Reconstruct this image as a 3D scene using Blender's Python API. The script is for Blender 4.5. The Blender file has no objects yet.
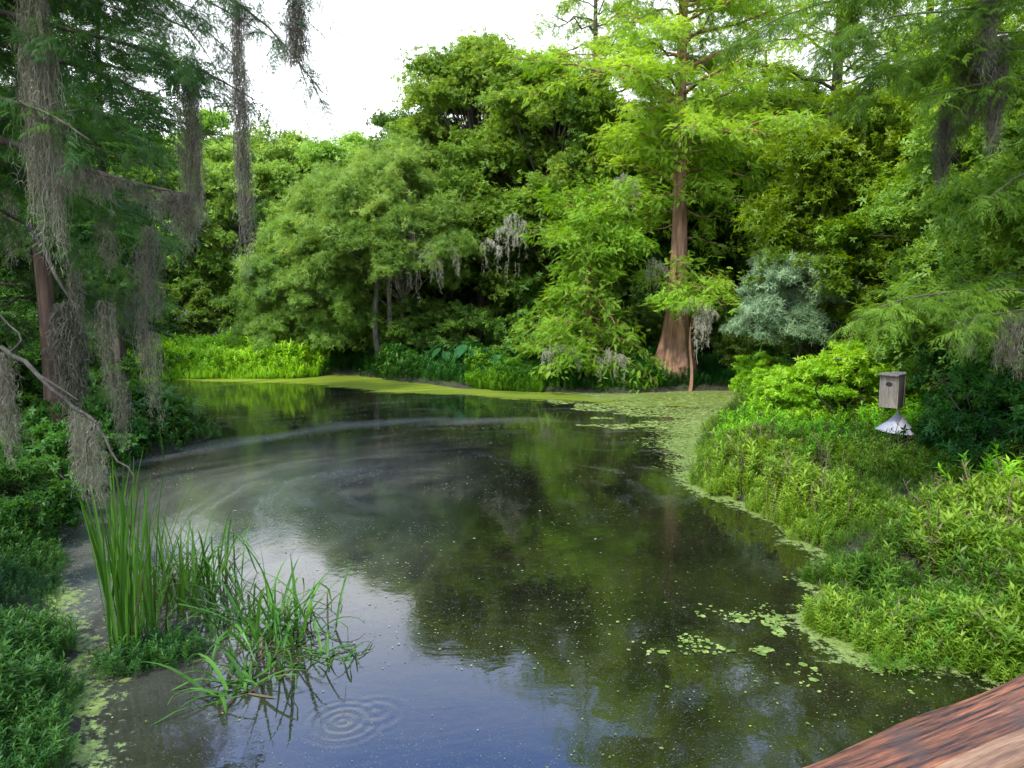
import bpy, math
import numpy as np
PI = math.pi
scene = bpy.context.scene
COL = scene.collection
rng = np.random.default_rng(7)
def U(a, b, n=None): return rng.uniform(a, b, n)
def vec(*a): return np.array(a, float)
def nrm(v):
    v = np.asarray(v, float)
    return v / np.maximum(np.linalg.norm(v, axis=-1, keepdims=True), 1e-9)

# ------------------------------------------------------------------ camera model
CAMZ, FPX, PITCH = 3.2, 760.0, math.radians(7.42)
CF = vec(0, math.cos(PITCH), -math.sin(PITCH)); CU = vec(0, math.sin(PITCH), math.cos(PITCH))
def ray(px, py): return CF + vec(1, 0, 0) * (px - 512) / FPX + CU * (384 - py) / FPX
def at(px, py, Y):                       # the point of the world seen at px,py at distance Y
    d = ray(px, py); return vec(0, 0, CAMZ) + d * Y / d[1]
def gnd(px, py, z=0.0):
    d = ray(px, py); return vec(0, 0, CAMZ) + d * (z - CAMZ) / d[2]

# ------------------------------------------------------------------ noise
_perm = np.random.default_rng(3).random((64, 64))
def vn(x, y, s):
    x = np.asarray(x) / s; y = np.asarray(y) / s
    xi = np.floor(x).astype(int); yi = np.floor(y).astype(int)
    fx = x - xi; fy = y - yi; fx = fx*fx*(3-2*fx); fy = fy*fy*(3-2*fy)
    g = lambda i, j: _perm[i % 64, j % 64]
    return (g(xi, yi)*(1-fx)+g(xi+1, yi)*fx)*(1-fy) + (g(xi, yi+1)*(1-fx)+g(xi+1, yi+1)*fx)*fy
def fbm(x, y, s): return (vn(x, y, s) + .5*vn(x+31, y+7, s/2.1) + .25*vn(x+3, y+77, s/4.3)) / 1.75

# ------------------------------------------------------------------ mesh collector (quads only)
class MB:
    def __init__(s): s.V = []; s.F = []; s.T = []; s.n = 0
    def add(s, v, f, t=0.5):
        v = np.asarray(v, np.float32).reshape(-1, 3); f = np.asarray(f, np.int32).reshape(-1, 4)
        s.V.append(v); s.F.append(f + s.n)
        t = np.asarray(t, np.float32)
        s.T.append(np.full(len(v), t, np.float32) if t.ndim == 0 else t)
        s.n += len(v)
    def mesh(s, name, m, smooth=False):
        V = np.concatenate(s.V); F = np.concatenate(s.F); T = np.concatenate(s.T)
        me = bpy.data.meshes.new(name)
        me.vertices.add(len(V)); me.vertices.foreach_set('co', V.ravel())
        me.loops.add(F.size); me.loops.foreach_set('vertex_index', F.ravel())
        me.polygons.add(len(F))
        me.polygons.foreach_set('loop_start', np.arange(0, F.size, 4, dtype=np.int32))
        me.polygons.foreach_set('loop_total', np.full(len(F), 4, np.int32))
        if smooth: me.polygons.foreach_set('use_smooth', np.ones(len(F), bool))
        a = me.attributes.new('tint', 'FLOAT', 'POINT'); a.data.foreach_set('value', T)
        me.materials.append(m); me.update(calc_edges=True)
        return me
    def build(s, name, m, parent=None, smooth=False):
        o = bpy.data.objects.new(name, s.mesh(name, m, smooth)); COL.objects.link(o)
        if parent is not None: o.parent = parent
        return o
def tag(o, label=None, cat=None, group=None, kind=None):
    if label: o['label'] = label
    if cat: o['category'] = cat
    if group: o['group'] = group
    if kind: o['kind'] = kind
    return o
def thing(name, label, cat, loc=(0, 0, 0), group=None):
    o = bpy.data.objects.new(name, None); COL.objects.link(o); o.location = loc
    o.empty_display_size = .3
    return tag(o, label, cat, group)
def copy_tree(src, loc, rz=0, sc=1, label=None, group=None):
    r = src.copy(); COL.objects.link(r); r.location = loc; r.rotation_euler = (0, 0, rz)
    r.scale = (sc, sc, sc) if np.ndim(sc) == 0 else sc
    if label: r['label'] = label
    if group: r['group'] = group
    for ch in list(src.children):
        c = ch.copy(); COL.objects.link(c); c.parent = r
    return r

# templates -------------------------------------------------------------------------------
def leafq(L, W, fold=.25, o=(0, 0, 0), d=(1, 0, 0), up=(0, 0, 1), cup=.12):
    """one lance shaped leaf = one folded rhombus"""
    d = nrm(d); y = nrm(np.cross(up, d)); z = np.cross(d, y); o = np.asarray(o, float)
    return np.array([o, o + d*L*.42 + y*W*.5 + z*W*fold, o + d*L - z*L*cup, o + d*L*.42 - y*W*.5 + z*W*fold])
def tmpl(quads):
    V = np.concatenate(quads); return V, np.arange(len(V)).reshape(-1, 4)
def t_spray(n=7, pl=.34, pw=.095, droop=.18, seed=0):
    r = np.random.default_rng(seed); q = []
    px = [0, 0, 0]
    for i in range(n):
        t = (i + .5) / n; o = vec(t, 0, -droop*t*t)
        l = pl * (1 - .55*t) * (.6 + .4*min(1, t*4))
        for sgn in (-1, 1):
            a = math.radians(52 - 14*t + r.uniform(-8, 8))
            q.append(leafq(l*r.uniform(.85, 1.15), pw, .2, o, (math.cos(a), sgn*math.sin(a), -.25 + r.uniform(-.12, .12))))
    q.append(leafq(pl*.7, pw, .2, vec(.97, 0, -droop), (1, 0, -.4)))
    w = .012
    q.append(np.array([[0, -w, 0], [0, w, 0], [1, w*.4, -droop], [1, -w*.4, -droop]]))
    return tmpl(q)
def t_spray2(nb=7, seed=0):
    """a twig of feather branchlets, for trees close to the boardwalk"""
    r = np.random.default_rng(seed); q = []
    bV, bF = t_spray(8, .27, .075, .2, seed + 5)
    Vs = []
    for i in range(nb):
        t = (i + .6) / nb
        for sgn in (-1, 1):
            a = sgn*math.radians(48 - 10*t + r.uniform(-14, 14)); s = .34*(1 - .5*t)*r.uniform(.8, 1.2)
            c, sn = math.cos(a), math.sin(a); tilt = -.35 + r.uniform(-.3, .3)
            X = nrm([c, sn, tilt]); Y = nrm(np.cross([r.uniform(-.3, .3), r.uniform(-.3, .3), 1], X)); Z = np.cross(X, Y)
            Vs.append(vec(t, 0, -.22*t*t) + s*(bV[:, :1]*X + bV[:, 1:2]*Y + bV[:, 2:]*Z))
    X = nrm([1, 0, -.5]); Y = vec(0, 1, 0); Z = np.cross(X, Y)
    Vs.append(vec(.97, 0, -.21) + .22*(bV[:, :1]*X + bV[:, 1:2]*Y + bV[:, 2:]*Z))
    w = .008
    Vs.append(np.array([[0, -w, 0], [0, w, 0], [1, w*.4, -.22], [1, -w*.4, -.22]]))
    V = np.concatenate(Vs); return V, np.arange(len(V)).reshape(-1, 4)
def t_bunch(n=5, L=.8, W=.4, seed=0, spread=1.0):
    r = np.random.default_rng(seed); q = []
    for i in range(n):
        a = 2*PI*i/n + r.uniform(-.5, .5); e = r.uniform(-.2, .7)
        d = (math.cos(a)*spread, math.sin(a)*spread, e)
        q.append(leafq(L*r.uniform(.7, 1.15), W, .25, (0, 0, r.uniform(-.15, .15)), d, (r.uniform(-.3, .3), r.uniform(-.3, .3), 1)))
    return tmpl(q)
def t_weed(nw=5, L=.3, W=.08, seed=0, lean=.15, per=3):
    """upright stem, height 1, with whorls of narrow leaves"""
    r = np.random.default_rng(seed); q = []
    lx, ly = r.uniform(-lean, lean), r.uniform(-lean, lean)
    for k in range(2):
        a = k*PI/2; c, s = math.cos(a)*.012, math.sin(a)*.012
        q.append(np.array([[-c, -s, 0], [c, s, 0], [lx + c*.5, ly + s*.5, 1], [lx - c*.5, ly - s*.5, 1]]))
    for i in range(nw):
        t = .25 + .75*(i + .5)/nw
        for k in range(per):
            a = 2*PI*k/per + i*1.3 + r.uniform(-.4, .4); e = r.uniform(.15, .9) + .5*t
            q.append(leafq(L*r.uniform(.7, 1.2)*(1.15 - .4*t), W, .3, (lx*t, ly*t, t), (math.cos(a), math.sin(a), e), (0, 0, 1), .22))
    return tmpl(q)

def place(mb, T, pos, X, Z, scale, tint):
    """put template T at every pos, its x along X, its z near Z"""
    V, F = T; n = len(pos)
    if n == 0: return
    X = nrm(X); Y = nrm(np.cross(Z, X)); Z = np.cross(X, Y)
    sc = np.broadcast_to(np.asarray(scale, float), (n,))[:, None, None]
    W = (V[None, :, 0:1]*X[:, None] + V[None, :, 1:2]*Y[:, None] + V[None, :, 2:3]*Z[:, None])*sc + np.asarray(pos)[:, None]
    FF = F[None] + (np.arange(n)*len(V))[:, None, None]
    tt = np.repeat(np.broadcast_to(np.asarray(tint, float), (n,)), len(V))
    tt = tt + np.tile(np.repeat(rng.uniform(-.06, .06, len(V)//4), 4), n)
    mb.add(W.reshape(-1, 3), FF.reshape(-1, 4), tt)

def tube(mb, pts, rad, n=6, tint=.5, flute=None):
    pts = np.asarray(pts, float); rad = np.broadcast_to(np.asarray(rad, float), (len(pts),))
    d = np.gradient(pts, axis=0); d = nrm(d)
    ref = vec(0, 0, 1) if abs(d[0][2]) < .8 else vec(1, 0, 0)
    A = nrm(np.cross(np.broadcast_to(ref, d.shape), d)); B = np.cross(d, A)
    th = np.linspace(0, 2*PI, n, endpoint=False)
    R = rad[:, None]*np.ones(n)
    if flute is not None: R = R*flute(np.arange(len(pts)), th)
    V = pts[:, None] + R[..., None]*(np.cos(th)[None, :, None]*A[:, None] + np.sin(th)[None, :, None]*B[:, None])
    m = len(pts); i, j = np.meshgrid(np.arange(m-1), np.arange(n), indexing='ij')
    a = i*n + j; b = i*n + (j+1) % n
    mb.add(V.reshape(-1, 3), np.stack([a, b, b+n, a+n], -1).reshape(-1, 4), tint)
def bend(p0, p1, k=6, sag=0., wob=0.):
    p0 = np.asarray(p0, float); p1 = np.asarray(p1, float); t = np.linspace(0, 1, k)[:, None]
    P = p0 + (p1-p0)*t; P[:, 2] += (sag*4*t*(1-t))[:, 0]
    if wob: P[1:-1] += rng.normal(0, wob, (k-2, 3))
    return P
def smooth_path(P, k=24):
    P = np.asarray(P, float); n = len(P); t = np.linspace(0, n-1, k); i = np.minimum(t.astype(int), n-2); f = (t-i)[:, None]
    E = np.vstack([2*P[0]-P[1], P, 2*P[-1]-P[-2]])
    p0, p1, p2, p3 = E[i], E[i+1], E[i+2], E[i+3]
    return .5*((2*p1) + (-p0+p2)*f + (2*p0-5*p1+4*p2-p3)*f**2 + (-p0+3*p1-3*p2+p3)*f**3)

# ------------------------------------------------------------------ materials
def newmat(name):
    m = bpy.data.materials.new(name); m.use_nodes = True; nt = m.node_tree; nt.nodes.clear()
    out = nt.nodes.new('ShaderNodeOutputMaterial'); return m, nt, out
def N(nt, t, **k):
    n = nt.nodes.new(t)
    for a, b in k.items():
        if a.startswith('i_'): n.inputs[a[2:].replace('_', ' ')].default_value = b
        else: setattr(n, a, b)
    return n
def ramp(nt, cols, fac=None):
    r = nt.nodes.new('ShaderNodeValToRGB'); e = r.color_ramp.elements
    while len(e) < len(cols): e.new(.5)
    for el, (p, c) in zip(e, cols): el.position = p; el.color = (*c, 1)
    if fac is not None: nt.links.new(fac, r.inputs[0])
    return r
def leafmat(name, dark, mid, light, trans=.38, gloss=.45, hue=.008):
    m, nt, out = newmat(name); L = nt.links.new
    a = N(nt, 'ShaderNodeAttribute', attribute_name='tint')
    r = ramp(nt, [(.0, dark), (.5, mid), (1., light)], a.outputs['Fac'])
    oi = N(nt, 'ShaderNodeObjectInfo')
    hs = N(nt, 'ShaderNodeHueSaturation')
    mr = N(nt, 'ShaderNodeMapRange'); mr.inputs[3].default_value = .5-hue; mr.inputs[4].default_value = .5+hue
    L(oi.outputs['Random'], mr.inputs[0]); L(mr.outputs[0], hs.inputs['Hue']); L(r.outputs[0], hs.inputs['Color'])
    mv = N(nt, 'ShaderNodeMapRange'); mv.inputs[3].default_value = .85; mv.inputs[4].default_value = 1.15
    L(oi.outputs['Random'], mv.inputs[0]); L(mv.outputs[0], hs.inputs['Value'])
    p = N(nt, 'ShaderNodeBsdfPrincipled'); p.inputs['Roughness'].default_value = gloss
    p.inputs['Specular IOR Level'].default_value = .2
    L(hs.outputs[0], p.inputs['Base Color'])
    tr = N(nt, 'ShaderNodeBsdfTranslucent')
    h2 = N(nt, 'ShaderNodeHueSaturation'); h2.inputs['Hue'].default_value = .485; h2.inputs['Saturation'].default_value = 1.1; h2.inputs['Value'].default_value = 1.5
    L(hs.outputs[0], h2.inputs['Color']); L(h2.outputs[0], tr.inputs['Color'])
    mx = N(nt, 'ShaderNodeMixShader'); mx.inputs[0].default_value = trans
    L(p.outputs[0], mx.inputs[1]); L(tr.outputs[0], mx.inputs[2]); L(mx.outputs[0], out.inputs[0])
    return m
def barkmat(name, dark, light, sx=14, sz=1.2, bump=.6):
    m, nt, out = newmat(name); L = nt.links.new
    tc = N(nt, 'ShaderNodeTexCoord'); mp = N(nt, 'ShaderNodeMapping'); mp.inputs['Scale'].default_value = (sx, sx, sz)
    L(tc.outputs['Object'], mp.inputs[0])
    n1 = N(nt, 'ShaderNodeTexNoise', i_Scale=1.0, i_Detail=6.0, i_Roughness=.65); L(mp.outputs[0], n1.inputs['Vector'])
    n2 = N(nt, 'ShaderNodeTexNoise', i_Scale=1.3, i_Detail=3.0); L(tc.outputs['Object'], n2.inputs['Vector'])
    r = ramp(nt, [(.3, dark), (.7, light)], n1.outputs['Fac'])
    mx = N(nt, 'ShaderNodeMix', data_type='RGBA', blend_type='MULTIPLY'); mx.inputs[0].default_value = .7
    r2 = ramp(nt, [(.35, (.45, .5, .42)), (.65, (1.1, 1.05, 1))], n2.outputs['Fac'])
    L(r.outputs[0], mx.inputs[6]); L(r2.outputs[0], mx.inputs[7])
    p = N(nt, 'ShaderNodeBsdfPrincipled'); p.inputs['Roughness'].default_value = .9; p.inputs['Specular IOR Level'].default_value = .15
    b = N(nt, 'ShaderNodeBump', i_Strength=bump, i_Distance=.05); L(n1.outputs['Fac'], b.inputs['Height'])
    L(mx.outputs[2], p.inputs['Base Color']); L(b.outputs[0], p.inputs['Normal']); L(p.outputs[0], out.inputs[0])
    return m
M = {}
M['cyp'] = leafmat('cypress_leaf', (.09, .19, .016), (.23, .39, .035), (.42, .56, .07), .48)
M['cyp_bright'] = leafmat('bright_cypress_leaf', (.09, .24, .015), (.19, .40, .03), (.34, .56, .06), .45, hue=.005)
M['cyp_dark'] = leafmat('shaded_cypress_leaf', (.012, .045, .01), (.034, .10, .018), (.08, .18, .03), .36)  # cypress leaf copy darkened, left bank shade put into its colour
M['cyp_near'] = leafmat('near_cypress_leaf', (.014, .055, .01), (.042, .12, .02), (.11, .24, .035), .42)  # near crown's silhouette darkness painted into the leaf colour
M['cyp_olive'] = leafmat('olive_cypress_leaf', (.035, .08, .008), (.095, .18, .016), (.20, .32, .03), .45)
M['oak'] = leafmat('broad_leaf', (.055, .14, .018), (.17, .32, .04), (.33, .49, .07), .42)
M['far'] = leafmat('distant_leaf', (.10, .20, .03), (.20, .34, .05), (.32, .47, .08), .4)
M['willow'] = leafmat('willow_leaf', (.055, .125, .02), (.16, .27, .04), (.31, .42, .075), .4)
M['lime'] = leafmat('lime_leaf', (.09, .25, .015), (.20, .43, .02), (.38, .60, .045), .45)
M['dark'] = leafmat('shade_dimmed_leaf', (.015, .05, .009), (.06, .145, .02), (.15, .26, .035), .36)  # dimmed broad leaf: shade inside the wood put into the colour
M['grey'] = leafmat('silver_leaf', (.10, .19, .085), (.22, .34, .155), (.37, .49, .26), .25, .6, .005)
M['weed'] = leafmat('bank_weed_leaf', (.025, .09, .01), (.11, .25, .02), (.28, .45, .04), .42)
M['maple'] = leafmat('maple_leaf', (.06, .14, .01), (.18, .31, .022), (.34, .47, .045), .42)
M['weed_dark'] = leafmat('shade_tinted_weed_leaf', (.012, .055, .01), (.032, .115, .016), (.08, .20, .028), .35)  # weed leaf darkened, the bank's shade is carried by this colour
M['ear'] = leafmat('elephant_ear_leaf', (.015, .07, .02), (.028, .11, .03), (.05, .16, .045), .3, .35)
M['reed'] = leafmat('reed_leaf', (.02, .075, .008), (.05, .14, .015), (.11, .25, .035), .3, .4)
M['dry'] = leafmat('dead_leaf', (.03, .025, .012), (.075, .062, .03), (.17, .14, .07), .15, .7)
M['moss'] = leafmat('spanish_moss', (.065, .063, .04), (.16, .153, .105), (.31, .305, .215), .35, .9, .004)
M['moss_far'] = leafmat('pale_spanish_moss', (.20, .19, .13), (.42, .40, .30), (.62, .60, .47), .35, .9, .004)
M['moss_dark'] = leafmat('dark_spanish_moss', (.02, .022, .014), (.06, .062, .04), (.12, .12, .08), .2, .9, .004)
M['moss_shade'] = leafmat('shaded_spanish_moss', (.045, .044, .03), (.115, .11, .077), (.21, .20, .145), .3, .9, .004)  # darker copy of the moss with shade painted into it
M['bark_red'] = barkmat('cypress_bark', (.13, .06, .038), (.55, .32, .20), 9, .7)
M['bark_red_shade'] = barkmat('shaded_cypress_bark', (.045, .03, .022), (.17, .115, .085), 9, .7)  # red bark darkened, shade on the left trunk put into the colour
M['bark'] = barkmat('grey_bark', (.035, .028, .02), (.15, .13, .10), 12, 2)
M['bark_pale'] = barkmat('pale_bark', (.06, .055, .045), (.27, .25, .20), 20, 4)

# ------------------------------------------------------------------ terrain and pond outline
left = [gnd(*p)[:2] for p in [(52, 768), (62, 700), (45, 620), (55, 560), (15, 522), (-60, 500), (-60, 478), (90, 462), (165, 455), (205, 436), (150, 418), (128, 398), (138, 384), (175, 378)]]
far = [gnd(*p)[:2] for p in [(290, 378), (345, 374), (440, 386), (500, 391), (620, 394), (700, 391), (745, 391)]]
right = [gnd(*p)[:2] for p in [(735, 405), (712, 425), (702, 450), (716, 485), (755, 515), (808, 545), (850, 572), (862, 600), (850, 628), (880, 655), (960, 668), (1040, 700), (1160, 740)]]
pond = np.array([[-3.8, -8.0], [-3.3, 3.0]] + left + far + right + [[6.5, 3.2], [9, -8]])
def sdf(x, y):
    """>0 on land, <0 in the pond"""
    x = np.asarray(x, float); y = np.asarray(y, float); best = np.full(x.shape, 1e9); ins = np.zeros(x.shape, bool)
    n = len(pond)
    for i in range(n):
        a = pond[i]; b = pond[(i+1) % n]; e = b-a; L = e@e
        t = np.clip(((x-a[0])*e[0]+(y-a[1])*e[1])/L, 0, 1)
        best = np.minimum(best, np.hypot(x-a[0]-t*e[0], y-a[1]-t*e[1]))
        c = ((a[1] > y) != (b[1] > y)) & (x < (b[0]-a[0])*(y-a[1])/((b[1]-a[1]) if b[1] != a[1] else 1e-9)+a[0])
        ins ^= c
    rough = (fbm(x, y, 1.0)-.5)*1.1*np.clip((x-1.5)/1.0, 0, 1)*np.clip((16-y)/5, 0, 1)*np.clip((y-3)/1.5, 0, 1) + (vn(x, y, .4)-.5)*.25
    return np.where(ins, -best, best) + rough
def hgt(x, y):
    d = sdf(x, y) + (fbm(x, y, 1.3)-.5)*.5 + (vn(x, y, .45)-.5)*.25
    out = .30*(1-np.exp(-np.maximum(d, 0)*1.2)) + .022*np.clip(d, 0, 40) + (fbm(x, y, 3.)-.5)*.25*np.clip(d, 0, 1)
    inn = -.7*(1-np.exp(np.minimum(d, 0)*.7)) - .02
    return np.where(d > 0, out, inn)
def H(x, y): return float(hgt(np.array([x]), np.array([y]))[0])

def grid_mesh(name, xs, ys, zf, m):
    X, Y = np.meshgrid(xs, ys, indexing='ij'); Z = zf(X.ravel(), Y.ravel())
    V = np.stack([X.ravel(), Y.ravel(), Z], 1); ny = len(ys)
    i, j = np.meshgrid(np.arange(len(xs)-1), np.arange(ny-1), indexing='ij'); a = i*ny+j
    mb = MB(); mb.add(V, np.stack([a, a+ny, a+ny+1, a+1], -1).reshape(-1, 4))
    return mb.build(name, m, smooth=True), V
# ground material
m, nt, out = newmat('mud_and_litter'); L = nt.links.new
tc = N(nt, 'ShaderNodeTexCoord')
n1 = N(nt, 'ShaderNodeTexNoise', i_Scale=1.1, i_Detail=8.0, i_Roughness=.7); L(tc.outputs['Object'], n1.inputs['Vector'])
n2 = N(nt, 'ShaderNodeTexNoise', i_Scale=22.0, i_Detail=5.0); L(tc.outputs['Object'], n2.inputs['Vector'])
r1 = ramp(nt, [(.35, (.018, .014, .009)), (.5, (.03, .026, .013)), (.65, (.03, .055, .012))], n1.outputs['Fac'])
r2 = ramp(nt, [(.3, (.5, .5, .5)), (.7, (1.5, 1.4, 1.2))], n2.outputs['Fac'])
mx = N(nt, 'ShaderNodeMix', data_type='RGBA', blend_type='MULTIPLY'); mx.inputs[0].default_value = 1
L(r1.outputs[0], mx.inputs[6]); L(r2.outputs[0], mx.inputs[7])
p = N(nt, 'ShaderNodeBsdfPrincipled'); p.inputs['Roughness'].default_value = .85
b = N(nt, 'ShaderNodeBump', i_Strength=.8, i_Distance=.04); L(n2.outputs['Fac'], b.inputs['Height']); L(b.outputs[0], p.inputs['Normal'])
L(mx.outputs[2], p.inputs['Base Color']); L(p.outputs[0], out.inputs[0]); M['ground'] = m
xs = np.concatenate([-32-np.geomspace(400, 1, 24), np.arange(-32, 32.1, .3), 32+np.geomspace(1, 400, 24)])
ys = np.concatenate([-9-np.geomspace(200, 1, 20), np.arange(-9, 46.1, .3), 46+np.geomspace(1, 500, 26)])
g, _ = grid_mesh('ground', xs, ys, hgt, M['ground']); tag(g, kind='structure')

# ------------------------------------------------------------------ water
RIP = gnd(343, 722)[:2]
def water_attrs(x, y):
    d = -sdf(x, y)                                    # distance into the water
    # lime duckweed band along the far bank, thinner round the corner to the left
    far_edge = np.interp(x, [-9.5, -6.5, -2.5, 0, 4, 7.5], [25.6, 25.8, 23.9, 22.7, 22.4, 22.7])
    dd = far_edge - y
    wob = (fbm(x, y*2.2, 1.6)-.5)
    width = np.interp(x, [-12, -8, -5, -2, 1, 4, 7], [.3, 1.0, 1.9, 1.9, 1.7, 2.4, 3.0])
    alg = np.clip((width*(1.15+wob*.9) - dd)/(1.3), 0, 1)*np.clip((x+13)/2, 0, 1)
    # loose weed near the right bank
    rb = np.clip(.35+1.3*fbm(x, y, .9), .5, 1.2)*np.clip(1.0-d/np.interp(y, [4, 7, 11, 16, 21], [.9, .7, .5, 2.2, 3.0]), 0, 1)*np.clip((x-1.2)/1.0, 0, 1)
    # pale green water by the left bank
    lb = np.clip(1-d/.7, 0, 1)*np.clip((-x-1.6)/.8, 0, 1)*np.clip((9.5-y)/2, 0, 1)
    # scum turning round a slow eddy, with pale sky sheen painted in at left
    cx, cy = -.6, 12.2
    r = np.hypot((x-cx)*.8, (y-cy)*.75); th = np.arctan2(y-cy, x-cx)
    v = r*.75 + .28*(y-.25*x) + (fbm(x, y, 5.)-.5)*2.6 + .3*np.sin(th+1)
    scum_sheen = np.clip(.95 - np.abs(x + 4.4 - .12*(y-6))/3.7, 0, 1)*np.clip((16.5-y)/4, 0, 1)
    scum_sheen = np.maximum(scum_sheen, np.clip(1-np.abs(r-(4.5+.35*np.sin(th*2+1)+1.2*(fbm(x, y, 3.)-.5)))/(.25+.5*vn(x, y, 1.5)), 0, 1)*np.clip((y-10.5)/1.5, 0, 1)*np.clip((1-x)/2, 0, 1))
    return dict(alg=alg, rb=np.maximum(rb, lb), flow=v, along=np.cos(th), across=np.sin(th), scum_sheen=scum_sheen*np.interp(y, [4.5, 7.5, 9], [.25, .7, 1.]), far=np.clip((y-8.5)/4, 0, 1), rip=np.hypot(x-RIP[0], y-RIP[1]))
m, nt, out = newmat('pond_water'); L = nt.links.new
def att(n): return N(nt, 'ShaderNodeAttribute', attribute_name=n).outputs['Fac']
def mth(op, a, b=None, c=None, clamp=False):
    n = N(nt, 'ShaderNodeMath', operation=op, use_clamp=clamp)
    for i, v in enumerate((a, b, c)):
        if v is None: continue
        if isinstance(v, (int, float)): n.inputs[i].default_value = v
        else: L(v, n.inputs[i])
    return n.outputs[0]
def mixc(fac, a, b):
    n = N(nt, 'ShaderNodeMix', data_type='RGBA')
    if isinstance(fac, (int, float)): n.inputs[0].default_value = fac
    else: L(fac, n.inputs[0])
    for i, v in ((6, a), (7, b)):
        if isinstance(v, tuple): n.inputs[i].default_value = (*v, 1)
        else: L(v, n.inputs[i])
    return n.outputs[2]
tc = N(nt, 'ShaderNodeTexCoord').outputs['Object']
def noise(vecs, s, d=4.0, r=.6, dist=0.):
    n = N(nt, 'ShaderNodeTexNoise', i_Scale=s, i_Detail=d, i_Roughness=r, i_Distortion=dist); L(vecs, n.inputs['Vector']); return n.outputs['Fac']
cmb = N(nt, 'ShaderNodeCombineXYZ'); L(mth('MULTIPLY', att('along'), 1.3), cmb.inputs[0]); L(mth('MULTIPLY', att('across'), 1.3), cmb.inputs[2]); L(mth('MULTIPLY', att('flow'), 2.4), cmb.inputs[1])
streak = noise(cmb.outputs[0], 1.6, 7.0, .68, .6)
fine = noise(tc, 26., 4., .7); fleck = noise(tc, 9., 5., .75); broad = noise(tc, .55, 3.)
bits = noise(tc, 60., 3., .7)
def step(v, a, b): 
    n = N(nt, 'ShaderNodeMapRange', clamp=True); n.inputs[1].default_value = a; n.inputs[2].default_value = b; L(v, n.inputs[0]); return n.outputs[0]
# amount of scum and painted sky sheen
scum_sheen = mth('MULTIPLY', att('scum_sheen'), mth('ADD', mth('MULTIPLY', step(streak, .38, .62), .55), .45), clamp=True)
scum_sheen = mth('MULTIPLY', scum_sheen, mth('ADD', mth('MULTIPLY', step(fine, .35, .65), .5), .5))
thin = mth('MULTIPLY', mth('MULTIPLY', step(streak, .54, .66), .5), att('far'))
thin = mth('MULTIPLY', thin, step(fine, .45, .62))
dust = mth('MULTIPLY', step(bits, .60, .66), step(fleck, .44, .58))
scum_sheen_all = mth('MAXIMUM', mth('MULTIPLY', scum_sheen, .6), mth('MULTIPLY', mth('MAXIMUM', thin, mth('MULTIPLY', dust, .6)), .7))
alg_n = mth('ADD', mth('ADD', att('alg'), mth('MULTIPLY', mth('SUBTRACT', streak, .5), .9)), mth('MULTIPLY', mth('SUBTRACT', fleck, .5), .9))
algm = mth('MULTIPLY', step(alg_n, .28, .55), mth('ADD', mth('MULTIPLY', step(fine, .3, .55), .4), .6))
rb_n = mth('ADD', att('rb'), mth('MULTIPLY', mth('SUBTRACT', fleck, .55), 2.6))
rbm = mth('MULTIPLY', step(rb_n, .42, .62), step(att('rb'), .02, .2))
deep = mixc(step(broad, .35, .65), (.005, .006, .0025), (.014, .015, .005))
c = mixc(scum_sheen_all, deep, (.33, .33, .28))
c = mixc(algm, c, mixc(step(streak, .35, .65), (.10, .15, .012), (.25, .31, .022)))
c = mixc(rbm, c, mixc(step(fine, .4, .6), (.10, .15, .03), (.22, .29, .07)))
p = N(nt, 'ShaderNodeBsdfPrincipled'); L(c, p.inputs['Base Color']); p.inputs['IOR'].default_value = 1.62
cover = mth('MAXIMUM', mth('MAXIMUM', algm, rbm), mth('MULTIPLY', scum_sheen_all, .35))
L(mth('ADD', mth('MULTIPLY', cover, .45), .02), p.inputs['Roughness'])
L(mth('SUBTRACT', .74, mth('MULTIPLY', mth('MAXIMUM', algm, rbm), .45)), p.inputs['Specular IOR Level'])
def rings(cx, cy, k, rad):
    vs = N(nt, 'ShaderNodeVectorMath', operation='DISTANCE'); L(tc, vs.inputs[0]); vs.inputs[1].default_value = (cx, cy, 0); d_ = mth('ADD', vs.outputs['Value'], mth('MULTIPLY', fleck, .05))
    return mth('MULTIPLY', mth('SINE', mth('MULTIPLY', d_, k)), step(d_, rad, rad*.3))
ring = mth('ADD', rings(RIP[0], RIP[1], 75., .40), mth('MULTIPLY', rings(RIP[0]+.22, RIP[1]+.12, 55., .34), .6))
wav = noise(tc, 2.2, 3., .5); wav2 = noise(tc, 11., 2., .5)
hh = mth('ADD', mth('MULTIPLY', wav, .0022), mth('MULTIPLY', wav2, .0005))
hh = mth('ADD', hh, mth('MULTIPLY', ring, .0011))
hh = mth('ADD', hh, mth('MULTIPLY', streak, .0015))
hh = mth('ADD', hh, mth('MULTIPLY', mth('MULTIPLY', cover, bits), .004))
b = N(nt, 'ShaderNodeBump', i_Strength=1.0, i_Distance=1.0); L(hh, b.inputs['Height']); L(b.outputs[0], p.inputs['Normal'])
L(p.outputs[0], out.inputs[0]); M['water'] = m
wx = np.arange(-30, 20.01, .16); wy = np.arange(-9, 34, .16)
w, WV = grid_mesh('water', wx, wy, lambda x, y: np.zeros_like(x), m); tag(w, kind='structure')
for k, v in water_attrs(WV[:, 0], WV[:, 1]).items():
    a = w.data.attributes.new(k, 'FLOAT', 'POINT'); a.data.foreach_set('value', v.astype(np.float32))

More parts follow.
